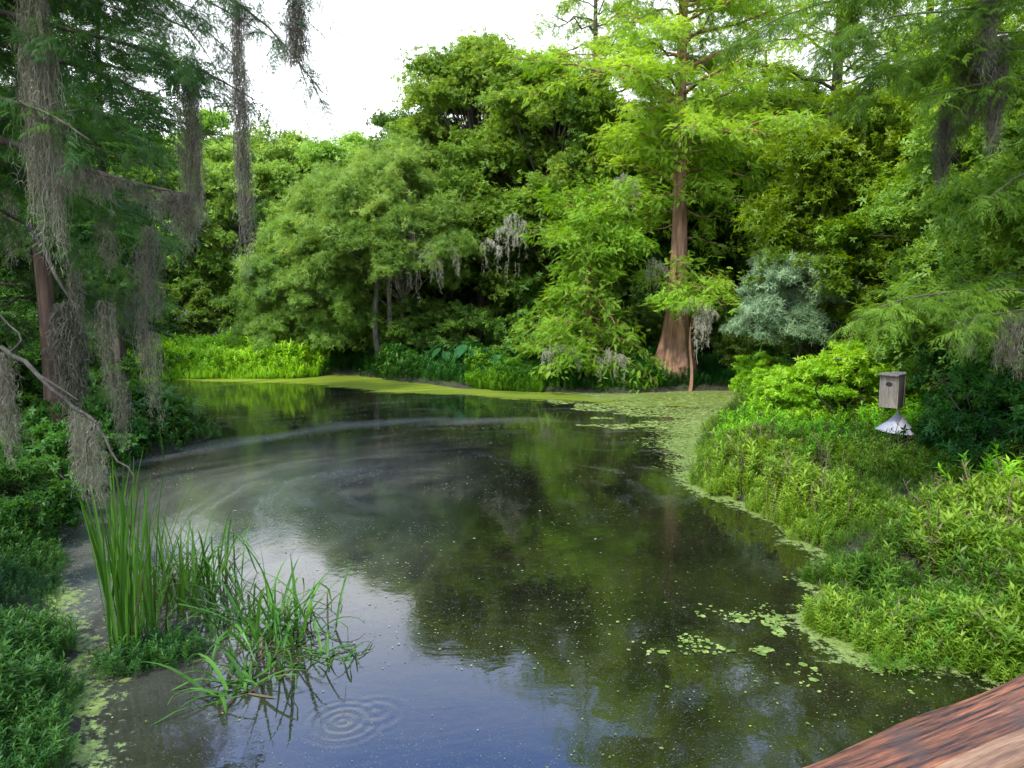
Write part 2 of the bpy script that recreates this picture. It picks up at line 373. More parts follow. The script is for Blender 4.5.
# ------------------------------------------------------------------ plants generators
SPR = [t_spray(6, .42, .12, .25, s) for s in range(4)]
SPR2 = [t_spray2(7, s) for s in range(4)]
BUN = [t_bunch(6, .95, .36, s) for s in range(4)]
BUNN = [t_bunch(8, 1.1, .16, s, .8) for s in range(4)]      # narrow leaves
def multi(mb, TS, pos, X, Z, scale, tint):
    pos = np.asarray(pos); k = rng.integers(0, len(TS), len(pos)); scale = np.broadcast_to(scale, (len(pos),)); tint = np.broadcast_to(tint, (len(pos),))
    for i, T in enumerate(TS):
        s = k == i
        if s.any(): place(mb, T, pos[s], X[s], Z[s], scale[s], tint[s])

def frond_limb(wood, leaf, path, r0, sprays=SPR, size=.42, twig=1.1, dens=1., droop=.35, t0=.25, tint=.5, gap=.16, airy=0.):
    """a cypress limb: twigs left and right in one layer, every twig carrying feathery sprays"""
    path = np.asarray(path, float); k = len(path)
    tube(wood, path, np.linspace(r0, r0*.15, k), 6)
    seg = np.linalg.norm(np.diff(path, axis=0), axis=1); Lc = np.concatenate([[0], np.cumsum(seg)]); Lt = Lc[-1]
    P = []; Xs = []; Ti = []; Sc = []
    s = Lt*t0; side = 1
    while s < Lt:
        o = np.array([np.interp(s, Lc, path[:, c]) for c in range(3)])
        q = np.array([np.interp(min(s+.1, Lt), Lc, path[:, c]) for c in range(3)]); d = nrm(q-o + 1e-6)
        if np.linalg.norm(q-o) < 1e-3: d = nrm(path[-1]-path[-2])
        sd = nrm(np.cross(d, [0, 0, 1]))*side; f = s/Lt
        tl = twig*(1.15 - .75*f)*U(.6, 1.2)*(.5+.5*min(1, f/.35)); td = nrm(d*U(.45-airy*.3, 1.0) + sd*U(.6-airy*.3, 1.1) + vec(0, 0, U(-.25-airy*.2, .12+airy*.75)))
        if airy and rng.random() < .16: s += gap*U(1, 3); side = -side; continue
        n = max(2, int(tl/(size*.30)*dens)); tt = np.linspace(.15, 1, n)
        tw = o + td*(tl*tt)[:, None]; tw[:, 2] -= droop*tl*tt**2*U(.5, 1.2)
        tube(wood, np.vstack([o, tw[n//2], tw[-1]]), [r0*.16, r0*.1, .003], 3)
        ti = tint + U(-.18, .18)
        for j in range(n):
            for sg in ((-1, 1) if j < n-1 else (0,)):
                side2 = nrm(np.cross(td, [0, 0, 1]))*sg
                P.append(tw[j]); Xs.append(nrm(td*.8 + side2*U(.5, 1.) + vec(0, 0, U(-.55, -.02))))
                Ti.append(ti + .15*tt[j] + U(-.1, .1)); Sc.append(size*U(.6, 1.15)*(1.1-.4*tt[j]))
        side = -side; s += gap*U(.6, 1.4)/dens
    P.append(path[-1]); Xs.append(nrm(path[-1]-path[-2] + vec(0, 0, -.2))); Ti.append(tint); Sc.append(size)
    P = np.array(P); Xs = np.array(Xs); Sc = np.array(Sc); Ti = np.array(Ti)
    if airy:                                       # loose pads of smaller sprays in many directions
        m_ = 3 if airy > .5 else 1; P = np.repeat(P, m_, 0) + rng.normal(0, 1, (len(P)*m_, 3))*vec(.16, .16, .09)*airy; Xs = np.repeat(Xs, m_, 0) + rng.normal(0, .65, (len(P), 3))*vec(1, 1, .6)
        Sc = np.repeat(Sc, m_)*(.72 if m_ > 1 else 1); Ti = np.repeat(Ti, m_) + rng.normal(0, .1, len(P)) + .12*nrm(Xs)[:, 2]
        k_ = vn(P[:, 0]*1.0+P[:, 2]*1.7, P[:, 1]+P[:, 2]*.6, .55) > .30*min(1, airy*1.4); P, Xs, Sc, Ti = P[k_], Xs[k_], Sc[k_], Ti[k_]
    n = len(P); Z = vec(0, 0, 1) + rng.normal(0, .28+.25*airy, (n, 3))
    multi(leaf, sprays, P, Xs, Z, Sc, Ti)

def limb_path(o, az, Lh, up, droop, k=9, wob=.10):
    t = np.linspace(0, 1, k); d = vec(math.cos(az), math.sin(az), 0)
    P = o + d*(Lh*t)[:, None]; P[:, 2] += up*Lh*t - droop*Lh*t**2.2
    sd = np.cross(d, [0, 0, 1]); P += sd*(np.cumsum(rng.normal(0, wob, k))*Lh*.12)[:, None]*t[:, None]; P[1:, 2] += rng.normal(0, wob*.6, k-1)
    return P
def cypress(name, label, base, height, r, limbs, mat, size=.42, sprays=SPR, flare=2.2, lean=(0, 0), bark='bark_red', group=None, tint=.5, dens=1., droop=.35, twig=1.1, gap=.16, airy=1.):
    """limbs: list of (z, azimuth, length, up)"""
    root = thing(name, label, 'tree', base, group)
    wood = MB(); leaf = MB(); k = 26; t = np.linspace(0, 1, k)**1.35
    pts = np.stack([lean[0]*t*height + .05*np.sin(t*9), lean[1]*t*height + .04*np.cos(t*7), t*height - .25], 1)
    rad = r*(1-.82*t) + r*(flare-1)*np.exp(-t*height/(.5+3.6*r))
    ph = U(0, 6, 3)
    def fl(i, th):
        a = np.exp(-t[i]*height/1.7)[:, None]
        return 1 + a*(.16*np.cos(7*th+ph[0]) + .09*np.cos(11*th+ph[1]) + .07*np.cos(4*th+ph[2])) + .03*np.cos(13*th+ph[2]+pts[i, 2][:, None]*.5)
    tube(wood, pts, rad, 34, flute=fl)
    for (z, az, Lh, up) in limbs:
        o = vec(*[np.interp(z, pts[:, 2], pts[:, c]) for c in (0, 1)], z); rr = np.interp(z, pts[:, 2], rad)
        frond_limb(wood, leaf, limb_path(o, az, Lh, up, .22), max(.014, min(rr*.4, .008+Lh*.011)), sprays, size, twig, dens, droop, .2, tint+U(-.15, .15), gap, airy)
    wood.build('trunk', M[bark], root, True); leaf.build('crown', M[mat], root)
    return root
def limb_set(z0, z1, n, L0, L1, az0=0, az1=2*PI, up=(.05, .3)):
    out = []
    for i in range(n):
        f = (i+U(0, 1))/n; z = z0+(z1-z0)*f
        out.append((z, U(az0, az1) if az1-az0 < 6 else i*2.4+U(-.6, .6), (L0+(L1-L0)*f)*U(.5, 1.25), U(*up) + (U(.1, .5) if rng.random() < .3 else 0)))
    return out

def broadleaf(name, label, base, cz, rad, mat, n_cl=60, m_cl=260, leaf=.13, tmpls=BUN, cl=.30, trunk_r=.16, lean=(0, 0), bark='bark', group=None, tint=.45, cat='tree', zfloor=-1.0, droop=0., stems=1, build_parts=('trunk', 'crown')):
    """crown of leaf clumps carried by real branches; rad = three half sizes"""
    root = thing(name, label, cat, base, group)
    rad = np.asarray(rad, float); wood = MB(); lf = MB()
    d = rng.normal(0, 1, (n_cl*3, 3)); d = nrm(d); d = d[d[:, 2] > zfloor][:n_cl]; n = len(d)
    rr = U(.5, .95, n)**.6; C = vec(lean[0], lean[1], cz) + d*rr[:, None]*rad
    C += rng.normal(0, .10, (n, 3))*rad
    cr = cl*rad.mean()*U(.65, 1.25, n)
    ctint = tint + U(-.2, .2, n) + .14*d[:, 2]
    # leaves on clump shells
    ci = np.repeat(np.arange(n), m_cl); K = len(ci)
    nt_ = 9; tw = nrm(rng.normal(0, 1, (n*nt_, 3)) + np.repeat(d, nt_, 0)*.6 + vec(0, 0, .30)); tl = U(.55, 1.35, n*nt_)
    ti_ = ci*nt_ + rng.integers(0, nt_, K); q = U(.12, 1, K)**.7
    P = C[ci] + tw[ti_]*(tl[ti_]*cr[ci]*q)[:, None]*vec(1.15, 1.15, .8) + rng.normal(0, 1, (K, 3))*(cr[ci]*(.10+.16*q))[:, None]*vec(1.1, 1.1, .6)
    u = nrm(tw[ti_]*.7 + nrm(P-C[ci]))
    P[:, 2] -= .10*cr[ci]*q*tl[ti_]; tt_ = rng.normal(0, .09, n*nt_)[ti_]
    P[:, 2] -= droop*(np.linalg.norm(u[:, :2], axis=1)**2)*cr[ci]*q
    X = nrm(u + rng.normal(0, .7, (K, 3)) + vec(0, 0, -droop)); Z = nrm(u*.7 + vec(0, 0, .8) + rng.normal(0, .55, (K, 3)))
    keep = P[:, 2] > .06; P, X, Z, ci, q, tt_ = P[keep], X[keep], Z[keep], ci[keep], q[keep], tt_[keep]
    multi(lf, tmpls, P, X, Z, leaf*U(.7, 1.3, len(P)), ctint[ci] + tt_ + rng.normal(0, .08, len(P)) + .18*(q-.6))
    # wood
    top = vec(lean[0]*.8, lean[1]*.8, cz)
    for s in range(stems):
        off = vec(U(-.25, .25), U(-.25, .25), 0)*(stems > 1); tp = top + off*5*vec(1, 1, 0)
        tr = smooth_path(np.vstack([off+vec(0, 0, -.2), off*1.5+(tp-off)*vec(.15, .15, .35)+rng.normal(0, .06, 3), tp*.75+rng.normal(0, .06, 3)*2, tp+vec(0, 0, rad[2]*.35)]), 12)
        tube(wood, tr, np.linspace(1, .3, 12)*trunk_r*(1+.6*np.exp(-np.arange(12)*1.5)), 10)
    for i in range(n):
        s = min(.97, max(.2, (C[i, 2]*.72)/(top[2]+rad[2]*.35))); o = tr[int(s*11)]
        tube(wood, smooth_path(np.vstack([o, (o+C[i])/2+vec(0, 0, .12*rad[2])+rng.normal(0, .08, 3), C[i]]), 7), np.linspace(trunk_r*.34, .012, 7), 5)
    wood.build(build_parts[0], M[bark], root, True); lf.build(build_parts[1], M[mat], root)
    return root

def moss(name, label, anchors, length, width, n_, mat='moss', strand=.006, group=None, taper=.75, segs=12, curl=2.2, ragged=0):
    """spanish moss: anchors = polyline it hangs from (world)"""
    A = np.asarray(anchors, float); base = A.mean(0)
    n = int(n_*1.9); mb = MB(); t = np.linspace(0, 1, segs)
    s = U(0, len(A)-1.001, n); i = s.astype(int); o = A[i] + (A[i+1]-A[i])*(s-i)[:, None] if len(A) > 1 else np.repeat(A, n, 0)
    z0 = U(0, .66, n)*(rng.random(n) < .8); ll = length*U(.16, .42, n)*(.8+.4*vn(o[:, 0]*9+o[:, 1]*3, o[:, 2], .4)); fz = np.clip(z0[:, None] + t*(ll/length)[:, None], 0, 1)
    if ragged: fz = fz*(.08 + .92*vn(s*3.1+A[0, 0]*5, s*0, .55)**1.6)[:, None]
    off = rng.normal(0, width*.5, (n, 2))
    P = np.repeat(o[:, None], segs, 1)
    prof = (.45 + .8*np.sin(np.clip(fz*1.25, 0, 1)*PI*.75))*(1-taper*fz**2)*(.8+.5*vn(fz*7, fz*0+n, 1.))
    P[:, :, 0] += off[:, :1]*prof + np.cumsum(rng.normal(0, strand*curl, (n, segs)), 1)
    P[:, :, 1] += off[:, 1:]*prof + np.cumsum(rng.normal(0, strand*curl, (n, segs)), 1)
    P[:, :, 2] -= length*fz - rng.normal(0, .01, (n, segs))*length*.3
    a = U(0, PI, n); W = np.stack([np.cos(a), np.sin(a), 0*a], 1)[:, None]*(strand*.5*(1-.6*t))[None, :, None]
    V = np.stack([P-W, P+W], 2).reshape(n, segs*2, 3)
    j = np.arange(segs-1)*2; F = np.stack([j, j+1, j+3, j+2], 1)
    FF = (F[None] + (np.arange(n)*segs*2)[:, None, None]).reshape(-1, 4)
    mb.add(V.reshape(-1, 3)-base, FF, np.repeat(U(.2, .8, n), segs*2))
    # short curls standing off the strands
    kk = n*12; si = rng.integers(0, n, kk); sj = rng.integers(0, segs, kk); p = P[si, sj]; d = nrm(rng.normal(0, 1, (kk, 3)) + vec(0, 0, -1.0))
    l = np.minimum(strand, .008)*U(4, 15, kk)[:, None]; p2 = p + d*l*.5 + rng.normal(0, 1, (kk, 3))*l*.12; p3 = p + d*l + vec(0, 0, -1)*l*.4
    wv = nrm(rng.normal(0, 1, (kk, 3)))*strand*.38
    mb.add(np.stack([p-wv, p+wv, p2+wv, p2-wv], 1).reshape(-1, 3)-base, np.arange(kk*4).reshape(-1, 4), np.repeat(U(.3, .9, kk), 4))
    mb.add(np.stack([p2-wv, p2+wv, p3+wv*.4, p3-wv*.4], 1).reshape(-1, 3)-base, np.arange(kk*4).reshape(-1, 4), np.repeat(U(.3, .9, kk), 4))
    ob = mb.build(name, M[mat]); ob.location = base
    return tag(ob, label, 'spanish moss', group)

#==SCENE==
def G(px, Y, dz=0):
    x = at(px, 384, Y)[0]; return (x, Y, H(x, Y)-dz)
FB = 'broad leaved trees behind the far bank'
# --- main cypress on the far bank
lim = [(3.0, -2.2, 1.6, .12), (3.2, -.9, 1.6, .1), (3.5, -1.55, 1.3, .1), (3.3, -2.8, 1.3, .15), (4.3, .2, 1.9, .05), (4.7, 3.0, 1.8, .05), (5.2, 2.2, 2.2, .1)]
lim += limb_set(5.0, 8.0, 26, 2.6, 3.6, up=(0, .25)) + limb_set(6.8, 12.8, 60, 4.9, 4.2, up=(.0, .3)) + limb_set(12.0, 18.3, 34, 5.2, 1.6)
lim_front = [(6.9, -1.9, 1.7, .0), (7.4, -1.2, 1.9, .0), (6.2, -.7, 1.5, .0), (5.6, -2.5, 1.5, .05)]
lim = lim_front + [l for l in lim if not (5.0 < l[0] < 7.0 and -2.2 < ((l[1]+PI) % (2*PI))-PI < -.9)]
main = cypress('bald_cypress', 'tall bald cypress with red brown fluted trunk, largest on the far bank', G(674, 24.3), 19, .27, lim, 'cyp', .34, flare=3.1, twig=1.1, dens=1., droop=.3, gap=.2, tint=.6)
# --- young bright cypress left of it
lim = limb_set(.5, 2.9, 44, 1.9, 1.6, up=(-.25, .15)) + limb_set(3.0, 4.0, 14, 1.3, 1.4, up=(-.1, .2)) + limb_set(4.1, 5.2, 34, 1.9, 1.7, up=(-.05, .35)) + limb_set(5.3, 5.8, 5, 1., .5, up=(.1, .4))
lim = [(z, a, l*U(.6, 1.2), u) for z, a, l, u in lim]
cypress('young_cypress', 'short bright green young cypress with layered drooping sprays over the water', G(588, 23.6), 6.1, .09, lim, 'cyp_bright', .32, flare=1.5, twig=.8, dens=1., droop=.5, gap=.15, tint=.62)
# bright sapling sprays in front of the trunk
lim = [(2.7, a, l, .12) for a, l in ((.1, 1.3), (-.6, 1.4), (-1.6, 1.1), (-2.5, 1.2), (3.0, 1.3))] + [(3.1, a, l, .1) for a, l in ((.5, .9), (-1.2, .9), (-2.9, 1.0))]
cypress('cypress_sapling', 'slim cypress sapling with lime sprays just before the big red trunk', G(690, 22.9), 3.5, .05, lim, 'cyp_bright', .28, flare=1.4, twig=.6, dens=1.2, droop=.5, gap=.12, tint=.75)
CG = 'tall cypresses rising behind the right bank'
lim = limb_set(3.5, 7, 10, 2.6, 3.2) + limb_set(7, 17, 54, 4.4, 2.2, up=(.05, .4))
c2 = cypress('bald_cypress', 'tall cypress with pale grey trunk and thin branches against the sky', G(822, 27), 18.5, .30, lim, 'cyp', .36, flare=1.8, bark='bark', group=CG, twig=1.0, dens=.8, tint=.55)
lim = limb_set(4, 11, 52, 4.4, 2.2, up=(.05, .35))
c3 = cypress('bald_cypress', 'upright yellow green cypress between the red trunk and the grey one', G(752, 30), 11.8, .26, lim, 'cyp', .36, flare=1.6, bark='bark', group=CG, twig=1.1, dens=.8, tint=.45)
copy_tree(c3, G(592, 33), 2.0, (1.1, 1.1, 1.38), 'olive cypress half hidden behind the left shoulder of the biggest cypress', CG)
copy_tree(c2, G(905, 24), 1.0, (.8, .8, .86), 'cypress behind the leafy maple, its thin top reaching the upper right', CG)
copy_tree(c2, G(965, 23.5), 5.2, (.8, .8, .8), 'cypress filling the sky near the top right corner', CG)
copy_tree(c3, G(1010, 21), 4.0, .95, 'cypress at the right edge behind the dark overhanging boughs', CG)

# --- broad leaved trees
o1 = broadleaf('oak_tree', 'tallest round topped oak against the white sky left of the cypresses', G(482, 31), 7.7, (3.3, 3.0, 4.4), 'oak', 140, 480, .125, cl=.23, trunk_r=.24, tint=.58, group=FB)
o2 = broadleaf('oak_tree', 'olive oak close behind the young cypress, its crown leaning right', G(556, 29), 6.6, (3.0, 2.6, 4.0), 'oak', 120, 480, .125, cl=.23, trunk_r=.22, tint=.42, group=FB)
w1 = broadleaf('willow_tree', 'round pale green willow with moss hanging under its crown', G(388, 27.6), 4.7, (3.0, 2.4, 2.9), 'willow', 120, 430, .12, BUNN, cl=.25, trunk_r=.13, zfloor=-.55, droop=.5, stems=3, bark='bark_pale', tint=.55)
w2 = broadleaf('willow_tree', 'wide low willow sweeping down to the water beside the lime plants', G(318, 28.3), 2.9, (2.5, 2.1, 2.7), 'willow', 110, 430, .12, BUNN, cl=.25, trunk_r=.11, zfloor=-.7, droop=.6, stems=3, bark='bark_pale', tint=.5)
f1 = broadleaf('distant_tree', 'hazy light green tree, leftmost of the skyline row', G(210, 46), 6.4, (5.2, 3.5, 5.2), 'far', 110, 420, .20, cl=.24, trunk_r=.25, tint=.55, group='distant skyline trees')
f2 = broadleaf('distant_tree', 'flat topped light green tree in the skyline row behind the willows', G(290, 44), 5.8, (4.6, 3.5, 4.9), 'far', 110, 420, .20, cl=.24, trunk_r=.25, tint=.45, group='distant skyline trees')
copy_tree(f1, G(360, 41), 1.9, .84, 'light green tree of the skyline row, beside the tallest oak', 'distant skyline trees')
copy_tree(f2, G(140, 43), 2.5, .98, 'light green distant tree showing between the dark boughs at left', 'distant skyline trees')
copy_tree(f1, G(250, 38), 4.2, (.68, .68, .74), 'lower distant tree in front of the skyline row, above the far inlet', 'distant skyline trees')
copy_tree(f2, G(60, 40), .5, 1.0, 'distant tree glowing green behind the left cypress trunk', 'distant skyline trees')
copy_tree(f1, G(-10, 36), 3.5, .95, 'distant tree at the left edge behind the mossy limb', 'distant skyline trees')
# --- dark wood behind the far bank
DG = 'shaded trees inside the wood'
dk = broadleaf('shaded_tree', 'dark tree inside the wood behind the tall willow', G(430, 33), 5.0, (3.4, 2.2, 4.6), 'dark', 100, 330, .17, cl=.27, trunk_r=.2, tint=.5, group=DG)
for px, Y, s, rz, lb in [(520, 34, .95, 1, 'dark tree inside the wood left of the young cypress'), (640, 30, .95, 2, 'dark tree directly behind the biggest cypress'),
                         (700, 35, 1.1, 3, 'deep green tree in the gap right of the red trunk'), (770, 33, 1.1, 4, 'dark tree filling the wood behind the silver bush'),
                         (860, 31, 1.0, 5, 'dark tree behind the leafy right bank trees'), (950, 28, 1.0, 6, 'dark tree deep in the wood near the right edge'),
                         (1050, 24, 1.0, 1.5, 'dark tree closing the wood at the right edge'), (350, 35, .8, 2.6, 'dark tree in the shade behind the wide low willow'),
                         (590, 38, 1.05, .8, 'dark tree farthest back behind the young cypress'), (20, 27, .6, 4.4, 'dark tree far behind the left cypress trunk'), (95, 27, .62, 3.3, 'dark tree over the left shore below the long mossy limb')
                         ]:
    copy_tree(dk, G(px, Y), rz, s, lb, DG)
# --- right bank trees
RG = 'leafy trees on the right bank'
r1 = broadleaf('maple_tree', 'leafy green maple on the right bank behind the silver bush', G(862, 19), 4.0, (2.6, 2.2, 3.4), 'maple', 120, 400, .12, cl=.24, trunk_r=.12, tint=.32, group=RG, bark='bark_pale')
copy_tree(r1, G(955, 17), 2.2, .98, 'leafy maple behind the nest box, its branches bare inside', RG)
copy_tree(r1, G(832, 24.5), 4.1, .95, 'leafy maple half covered by the silver bush', RG)
r2 = broadleaf('tallow_tree', 'dark green leafy tree at the right edge beneath the hanging moss', G(1010, 13.5), 3.2, (1.9, 1.7, 3.0), 'oak', 100, 380, .10, cl=.24, trunk_r=.1, tint=.5, group=RG)
copy_tree(r2, G(1085, 11.5), 2.0, 1.0, 'dark leafy tree cut by the right edge', RG)
gb = broadleaf('silver_bush', 'silvery grey green bush with fine drooping leaves on the right bank', G(790, 18.6), 2.45, (1.2, 1.1, 1.15), 'grey', 40, 520, .11, BUNN, cl=.36, trunk_r=.06, zfloor=-.5, droop=.6, stems=3, tint=.5, cat='bush', build_parts=('stems', 'foliage'))
SG = 'lime green shrubs round the nest box'
s1 = broadleaf('lime_shrub', 'lime green shrub behind and left of the nest box', G(846, 15.5), .8, (1.1, 1.0, .95), 'lime', 55, 280, .085, cl=.28, trunk_r=.03, stems=3, tint=.6, cat='bush', group=SG, build_parts=('stems', 'foliage'))
for px, Y, s, rz, lb in [(905, 15.6, .85, 1, 'lime shrub directly behind the nest box'), (815, 16.6, .66, 2, 'lime shrub at the foot of the silver bush'), (880, 16.8, .95, 3, 'tallest lime shrub, above and left of the nest box'),
                         (952, 15.2, .85, 4, 'lime shrub right of the nest box'), (785, 15.6, .6, 5, 'small lime shrub nearest the duckweed corner'), (935, 17.2, 1.0, 5.5, 'tall lime shrub rising behind the box and its neighbours')]:
    copy_tree(s1, G(px, Y), rz, s, lb, SG)
copy_tree(s1, G(782, 17.6), 5.0, .62, 'lime shrub hiding the stems of the silver bush', SG)
copy_tree(s1, G(765, 20.3), 3.3, .7, 'lime shrub in the shade beneath the silver bush', SG)
s2 = broadleaf('shade_shrub', 'dark shrub right of the nest box under the mossy bough', G(1003, 12.6), .9, (1.1, 1.0, 1.2), 'weed_dark', 40, 230, .09, cl=.32, trunk_r=.03, stems=3, tint=.3, cat='bush', group='shaded shrubs', build_parts=('stems', 'foliage'))
copy_tree(s2, G(1050, 10.4), 2.4, 1.0, 'dark shrub at the right edge above the bank weeds', 'shaded shrubs')
# understory of the far bank
UG = 'dark shrubs along the far bank'
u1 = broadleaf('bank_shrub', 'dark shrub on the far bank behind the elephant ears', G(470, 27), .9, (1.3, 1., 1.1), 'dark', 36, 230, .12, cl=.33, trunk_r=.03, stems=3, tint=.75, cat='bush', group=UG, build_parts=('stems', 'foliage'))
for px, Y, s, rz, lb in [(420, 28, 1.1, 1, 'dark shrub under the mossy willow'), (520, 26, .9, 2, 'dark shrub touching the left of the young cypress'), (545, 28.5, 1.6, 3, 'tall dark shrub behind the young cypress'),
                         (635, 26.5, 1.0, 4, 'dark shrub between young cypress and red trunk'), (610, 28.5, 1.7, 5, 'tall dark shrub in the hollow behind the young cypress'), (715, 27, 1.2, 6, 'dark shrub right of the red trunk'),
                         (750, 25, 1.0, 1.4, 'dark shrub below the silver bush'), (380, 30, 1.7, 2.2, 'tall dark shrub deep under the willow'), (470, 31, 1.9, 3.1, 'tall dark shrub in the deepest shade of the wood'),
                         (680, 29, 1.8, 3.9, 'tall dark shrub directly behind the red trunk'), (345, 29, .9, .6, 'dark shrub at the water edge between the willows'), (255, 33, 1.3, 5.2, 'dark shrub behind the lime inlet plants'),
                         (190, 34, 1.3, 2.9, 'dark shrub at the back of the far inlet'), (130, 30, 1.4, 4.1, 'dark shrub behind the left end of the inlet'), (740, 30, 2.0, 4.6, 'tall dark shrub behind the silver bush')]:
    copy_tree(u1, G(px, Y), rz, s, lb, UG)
# elephant ear plants
def ear_clump(label, loc, n, s, group):
    root = MB()
    for i in range(n):
        az = U(0, 2*PI); ln = s*U(.5, 1.); tip = vec(math.cos(az)*ln*.6, math.sin(az)*ln*.6, ln*U(.7, 1.1))
        tube(root, smooth_path(np.vstack([[0, 0, -.05], tip*vec(.3, .3, .6), tip]), 5), [.014, .012, .01, .008, .006], 4, .2)
        d = nrm(vec(math.cos(az), math.sin(az), -.9)); y = nrm(np.cross([0, 0, 1], d)); L_ = s*U(.4, .6); z = np.cross(d, y)
        sh = [(-.35, .22, 0), (-.1, .36, .05), (.3, .32, .06), (.65, .17, .03), (1, .0, 0)]
        c = [tip + d*L_*a for a, _, _ in sh]; l = [tip + d*L_*a + y*L_*b + z*L_*e for a, b, e in sh]; r_ = [tip + d*L_*a - y*L_*b + z*L_*e for a, b, e in sh]
        for j in range(4):
            root.add([c[j], l[j], l[j+1], c[j+1]], [[0, 1, 2, 3]], .6); root.add([c[j], c[j+1], r_[j+1], r_[j]], [[0, 1, 2, 3]], .4)
    o = root.build('elephant_ear', M['ear']); o.location = loc
    return tag(o, label, 'plant', group)
EG = 'elephant ear plants along the far bank'
ear_clump('broad leaved elephant ear plant on the bank under the mossy willow', G(472, 25.3), 26, 1.0, EG)
ear_clump('elephant ear plant close to the muddy edge left of the bright weeds', G(448, 25.6), 20, .9, EG)
ear_clump('elephant ear plant beside the lime inlet weeds', G(268, 28.0), 22, .95, EG)
ear_clump('elephant ear plant at the edge of the bright bank weeds', G(495, 25.0), 20, .9, EG)
#==LEFT==
# --- left mid distance cypresses
LG = 'cypresses on the left bank'
lim = limb_set(4.4, 6.5, 14, 1.6, 2.2, up=(-.05, .2)) + limb_set(6, 14.5, 32, 2.8, 1.8, up=(0, .3))
lc = cypress('left_cypress'.replace('left_', 'bank_'), 'bald cypress with smooth red brown trunk on the left bank', G(50, 12.8), 15.5, .145, lim, 'cyp_dark', .42, flare=1.7, bark='bark_red_shade', group=LG, twig=1.0, dens=1., tint=.5)
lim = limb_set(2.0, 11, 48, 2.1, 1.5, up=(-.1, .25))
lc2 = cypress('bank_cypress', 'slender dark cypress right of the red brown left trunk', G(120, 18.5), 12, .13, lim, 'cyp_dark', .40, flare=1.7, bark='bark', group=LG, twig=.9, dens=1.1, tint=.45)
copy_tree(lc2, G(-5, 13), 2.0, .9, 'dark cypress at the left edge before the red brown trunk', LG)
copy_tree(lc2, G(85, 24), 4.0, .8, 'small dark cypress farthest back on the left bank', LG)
# --- near cypress: trunk out of frame, its limbs cross the upper left
near = thing('overhanging_cypress', 'dark near cypress whose limbs and feathery sprays cross the upper left', 'tree', (-6.1, 6.6, H(-6.1, 6.6)))
B = np.array(near.location)
wood = MB(); leaf = MB(); pale = MB()
tube(wood, smooth_path(np.array([[-6.1, 6.6, -.1], [-6.0, 6.6, 2.5], [-5.9, 6.7, 6], [-5.8, 6.6, 9.5], [-5.8, 6.5, 12]])-B, 14), np.linspace(.3, .08, 14)+.25*np.exp(-np.arange(14)*.9), 16)
def scrP(L_): return np.array([at(a, b_, Y) for a, b_, Y in L_])
def nlimb(pts, r0, size=.30, twig=.5, dens=1., tint=.5, t0=.1, sprays=SPR2, droop=.5, gap=.13, mats=None):
    P0 = scrP(pts); P = smooth_path(np.vstack([[B[0]*.98, B[1], P0[0, 2]-.2], P0]), 18)-B
    frond_limb(mats or wood, leaf, P, r0, sprays, size, twig, dens, droop, t0, tint, gap, .35)
S0 = (-110, 60, 6.6)
nlimb([(-130, 120, 6.6), (-20, 134, 6.8), (60, 160, 7.0), (130, 182, 7.2), (196, 196, 7.4)], .062, .2, .25, .5, .4, .2)
nlimb([(-120, -20, 6.6), (30, 20, 6.6), (130, 45, 6.7), (200, 70, 6.8), (255, 100, 6.9)], .034, .34, .75, 1.3, .45)
nlimb([(-120, -60, 6.5), (60, -30, 6.4), (180, -20, 6.4), (260, 20, 6.4), (322, 92, 6.4)], .03, .32, .72, 1.3, .4)
nlimb([(-120, -80, 6.5), (100, -60, 6.2), (200, -60, 6.0), (290, -30, 5.9), (300, 20, 5.9)], .026, .32, .7, 1.3, .4)
nlimb([(-120, 0, 6.6), (20, 50, 7.0), (90, 70, 7.4), (150, 95, 7.8)], .04, .36, .6, 1.1, .5)
nlimb([(-120, -40, 6.6), (20, -10, 7.2), (120, 0, 7.6), (190, 30, 8.0)], .04, .36, .7, 1.1, .5)
for (x0, y0, x1, y1, Yb) in [(0, -30, 90, 10, 7.4), (20, -20, 150, 20, 7.0), (60, -40, 210, 15, 6.8), (100, -50, 240, 60, 7.2), (120, -40, 285, 45, 6.9), (0, 10, 60, 60, 7.8), (30, 20, 130, 75, 8.2), (90, 0, 170, 60, 8.6),
                           (0, 60, 110, 110, 8.6), (20, 90, 160, 150, 9.4), (150, -30, 230, 90, 7.6), (0, 140, 120, 200, 9.8), (20, 180, 170, 240, 10.4), (60, 230, 165, 300, 10.8), (40, 130, 175, 175, 10), (110, 200, 185, 265, 11.2), (-20, 30, 40, 110, 7.4)]:
    nlimb([(-125, y0*.4+y1*.2-20, 6.6), (x0-40, y0-8, (6.6+Yb)/2), (x0*.5+x1*.5-10, y0*.6+y1*.4, Yb), (x1, y1, Yb+.2)], .022, .30, .6, 1.2, .45+U(-.1, .15), .25)
nlimb([(-130, 60, 6.6), (-30, 90, 6.4), (40, 110, 6.2), (90, 140, 6.1)], .03, .32, .5, 1., .4)
nlimb([(-120, 100, 6.6), (20, 120, 8.0), (90, 110, 9.0), (150, 130, 9.6)], .04, .38, .7, 1., .35)
nlimb([(-120, 140, 6.6), (20, 170, 8.4), (90, 190, 9.4), (150, 220, 10.2)], .04, .38, .7, 1., .35)
for i in range(12):       # canopy above the frame: keeps the left bank in shade
    z = 8.6 + i*.34; az = U(-1.2, 1.9) if i % 3 else U(1.9, 5); o = np.array([-5.9, 6.6, z])-B
    frond_limb(wood, leaf, limb_path(o, az, U(2.2, 3.8), .2, .3), .04, SPR, .5, .9, .75, .4, .2, .5)
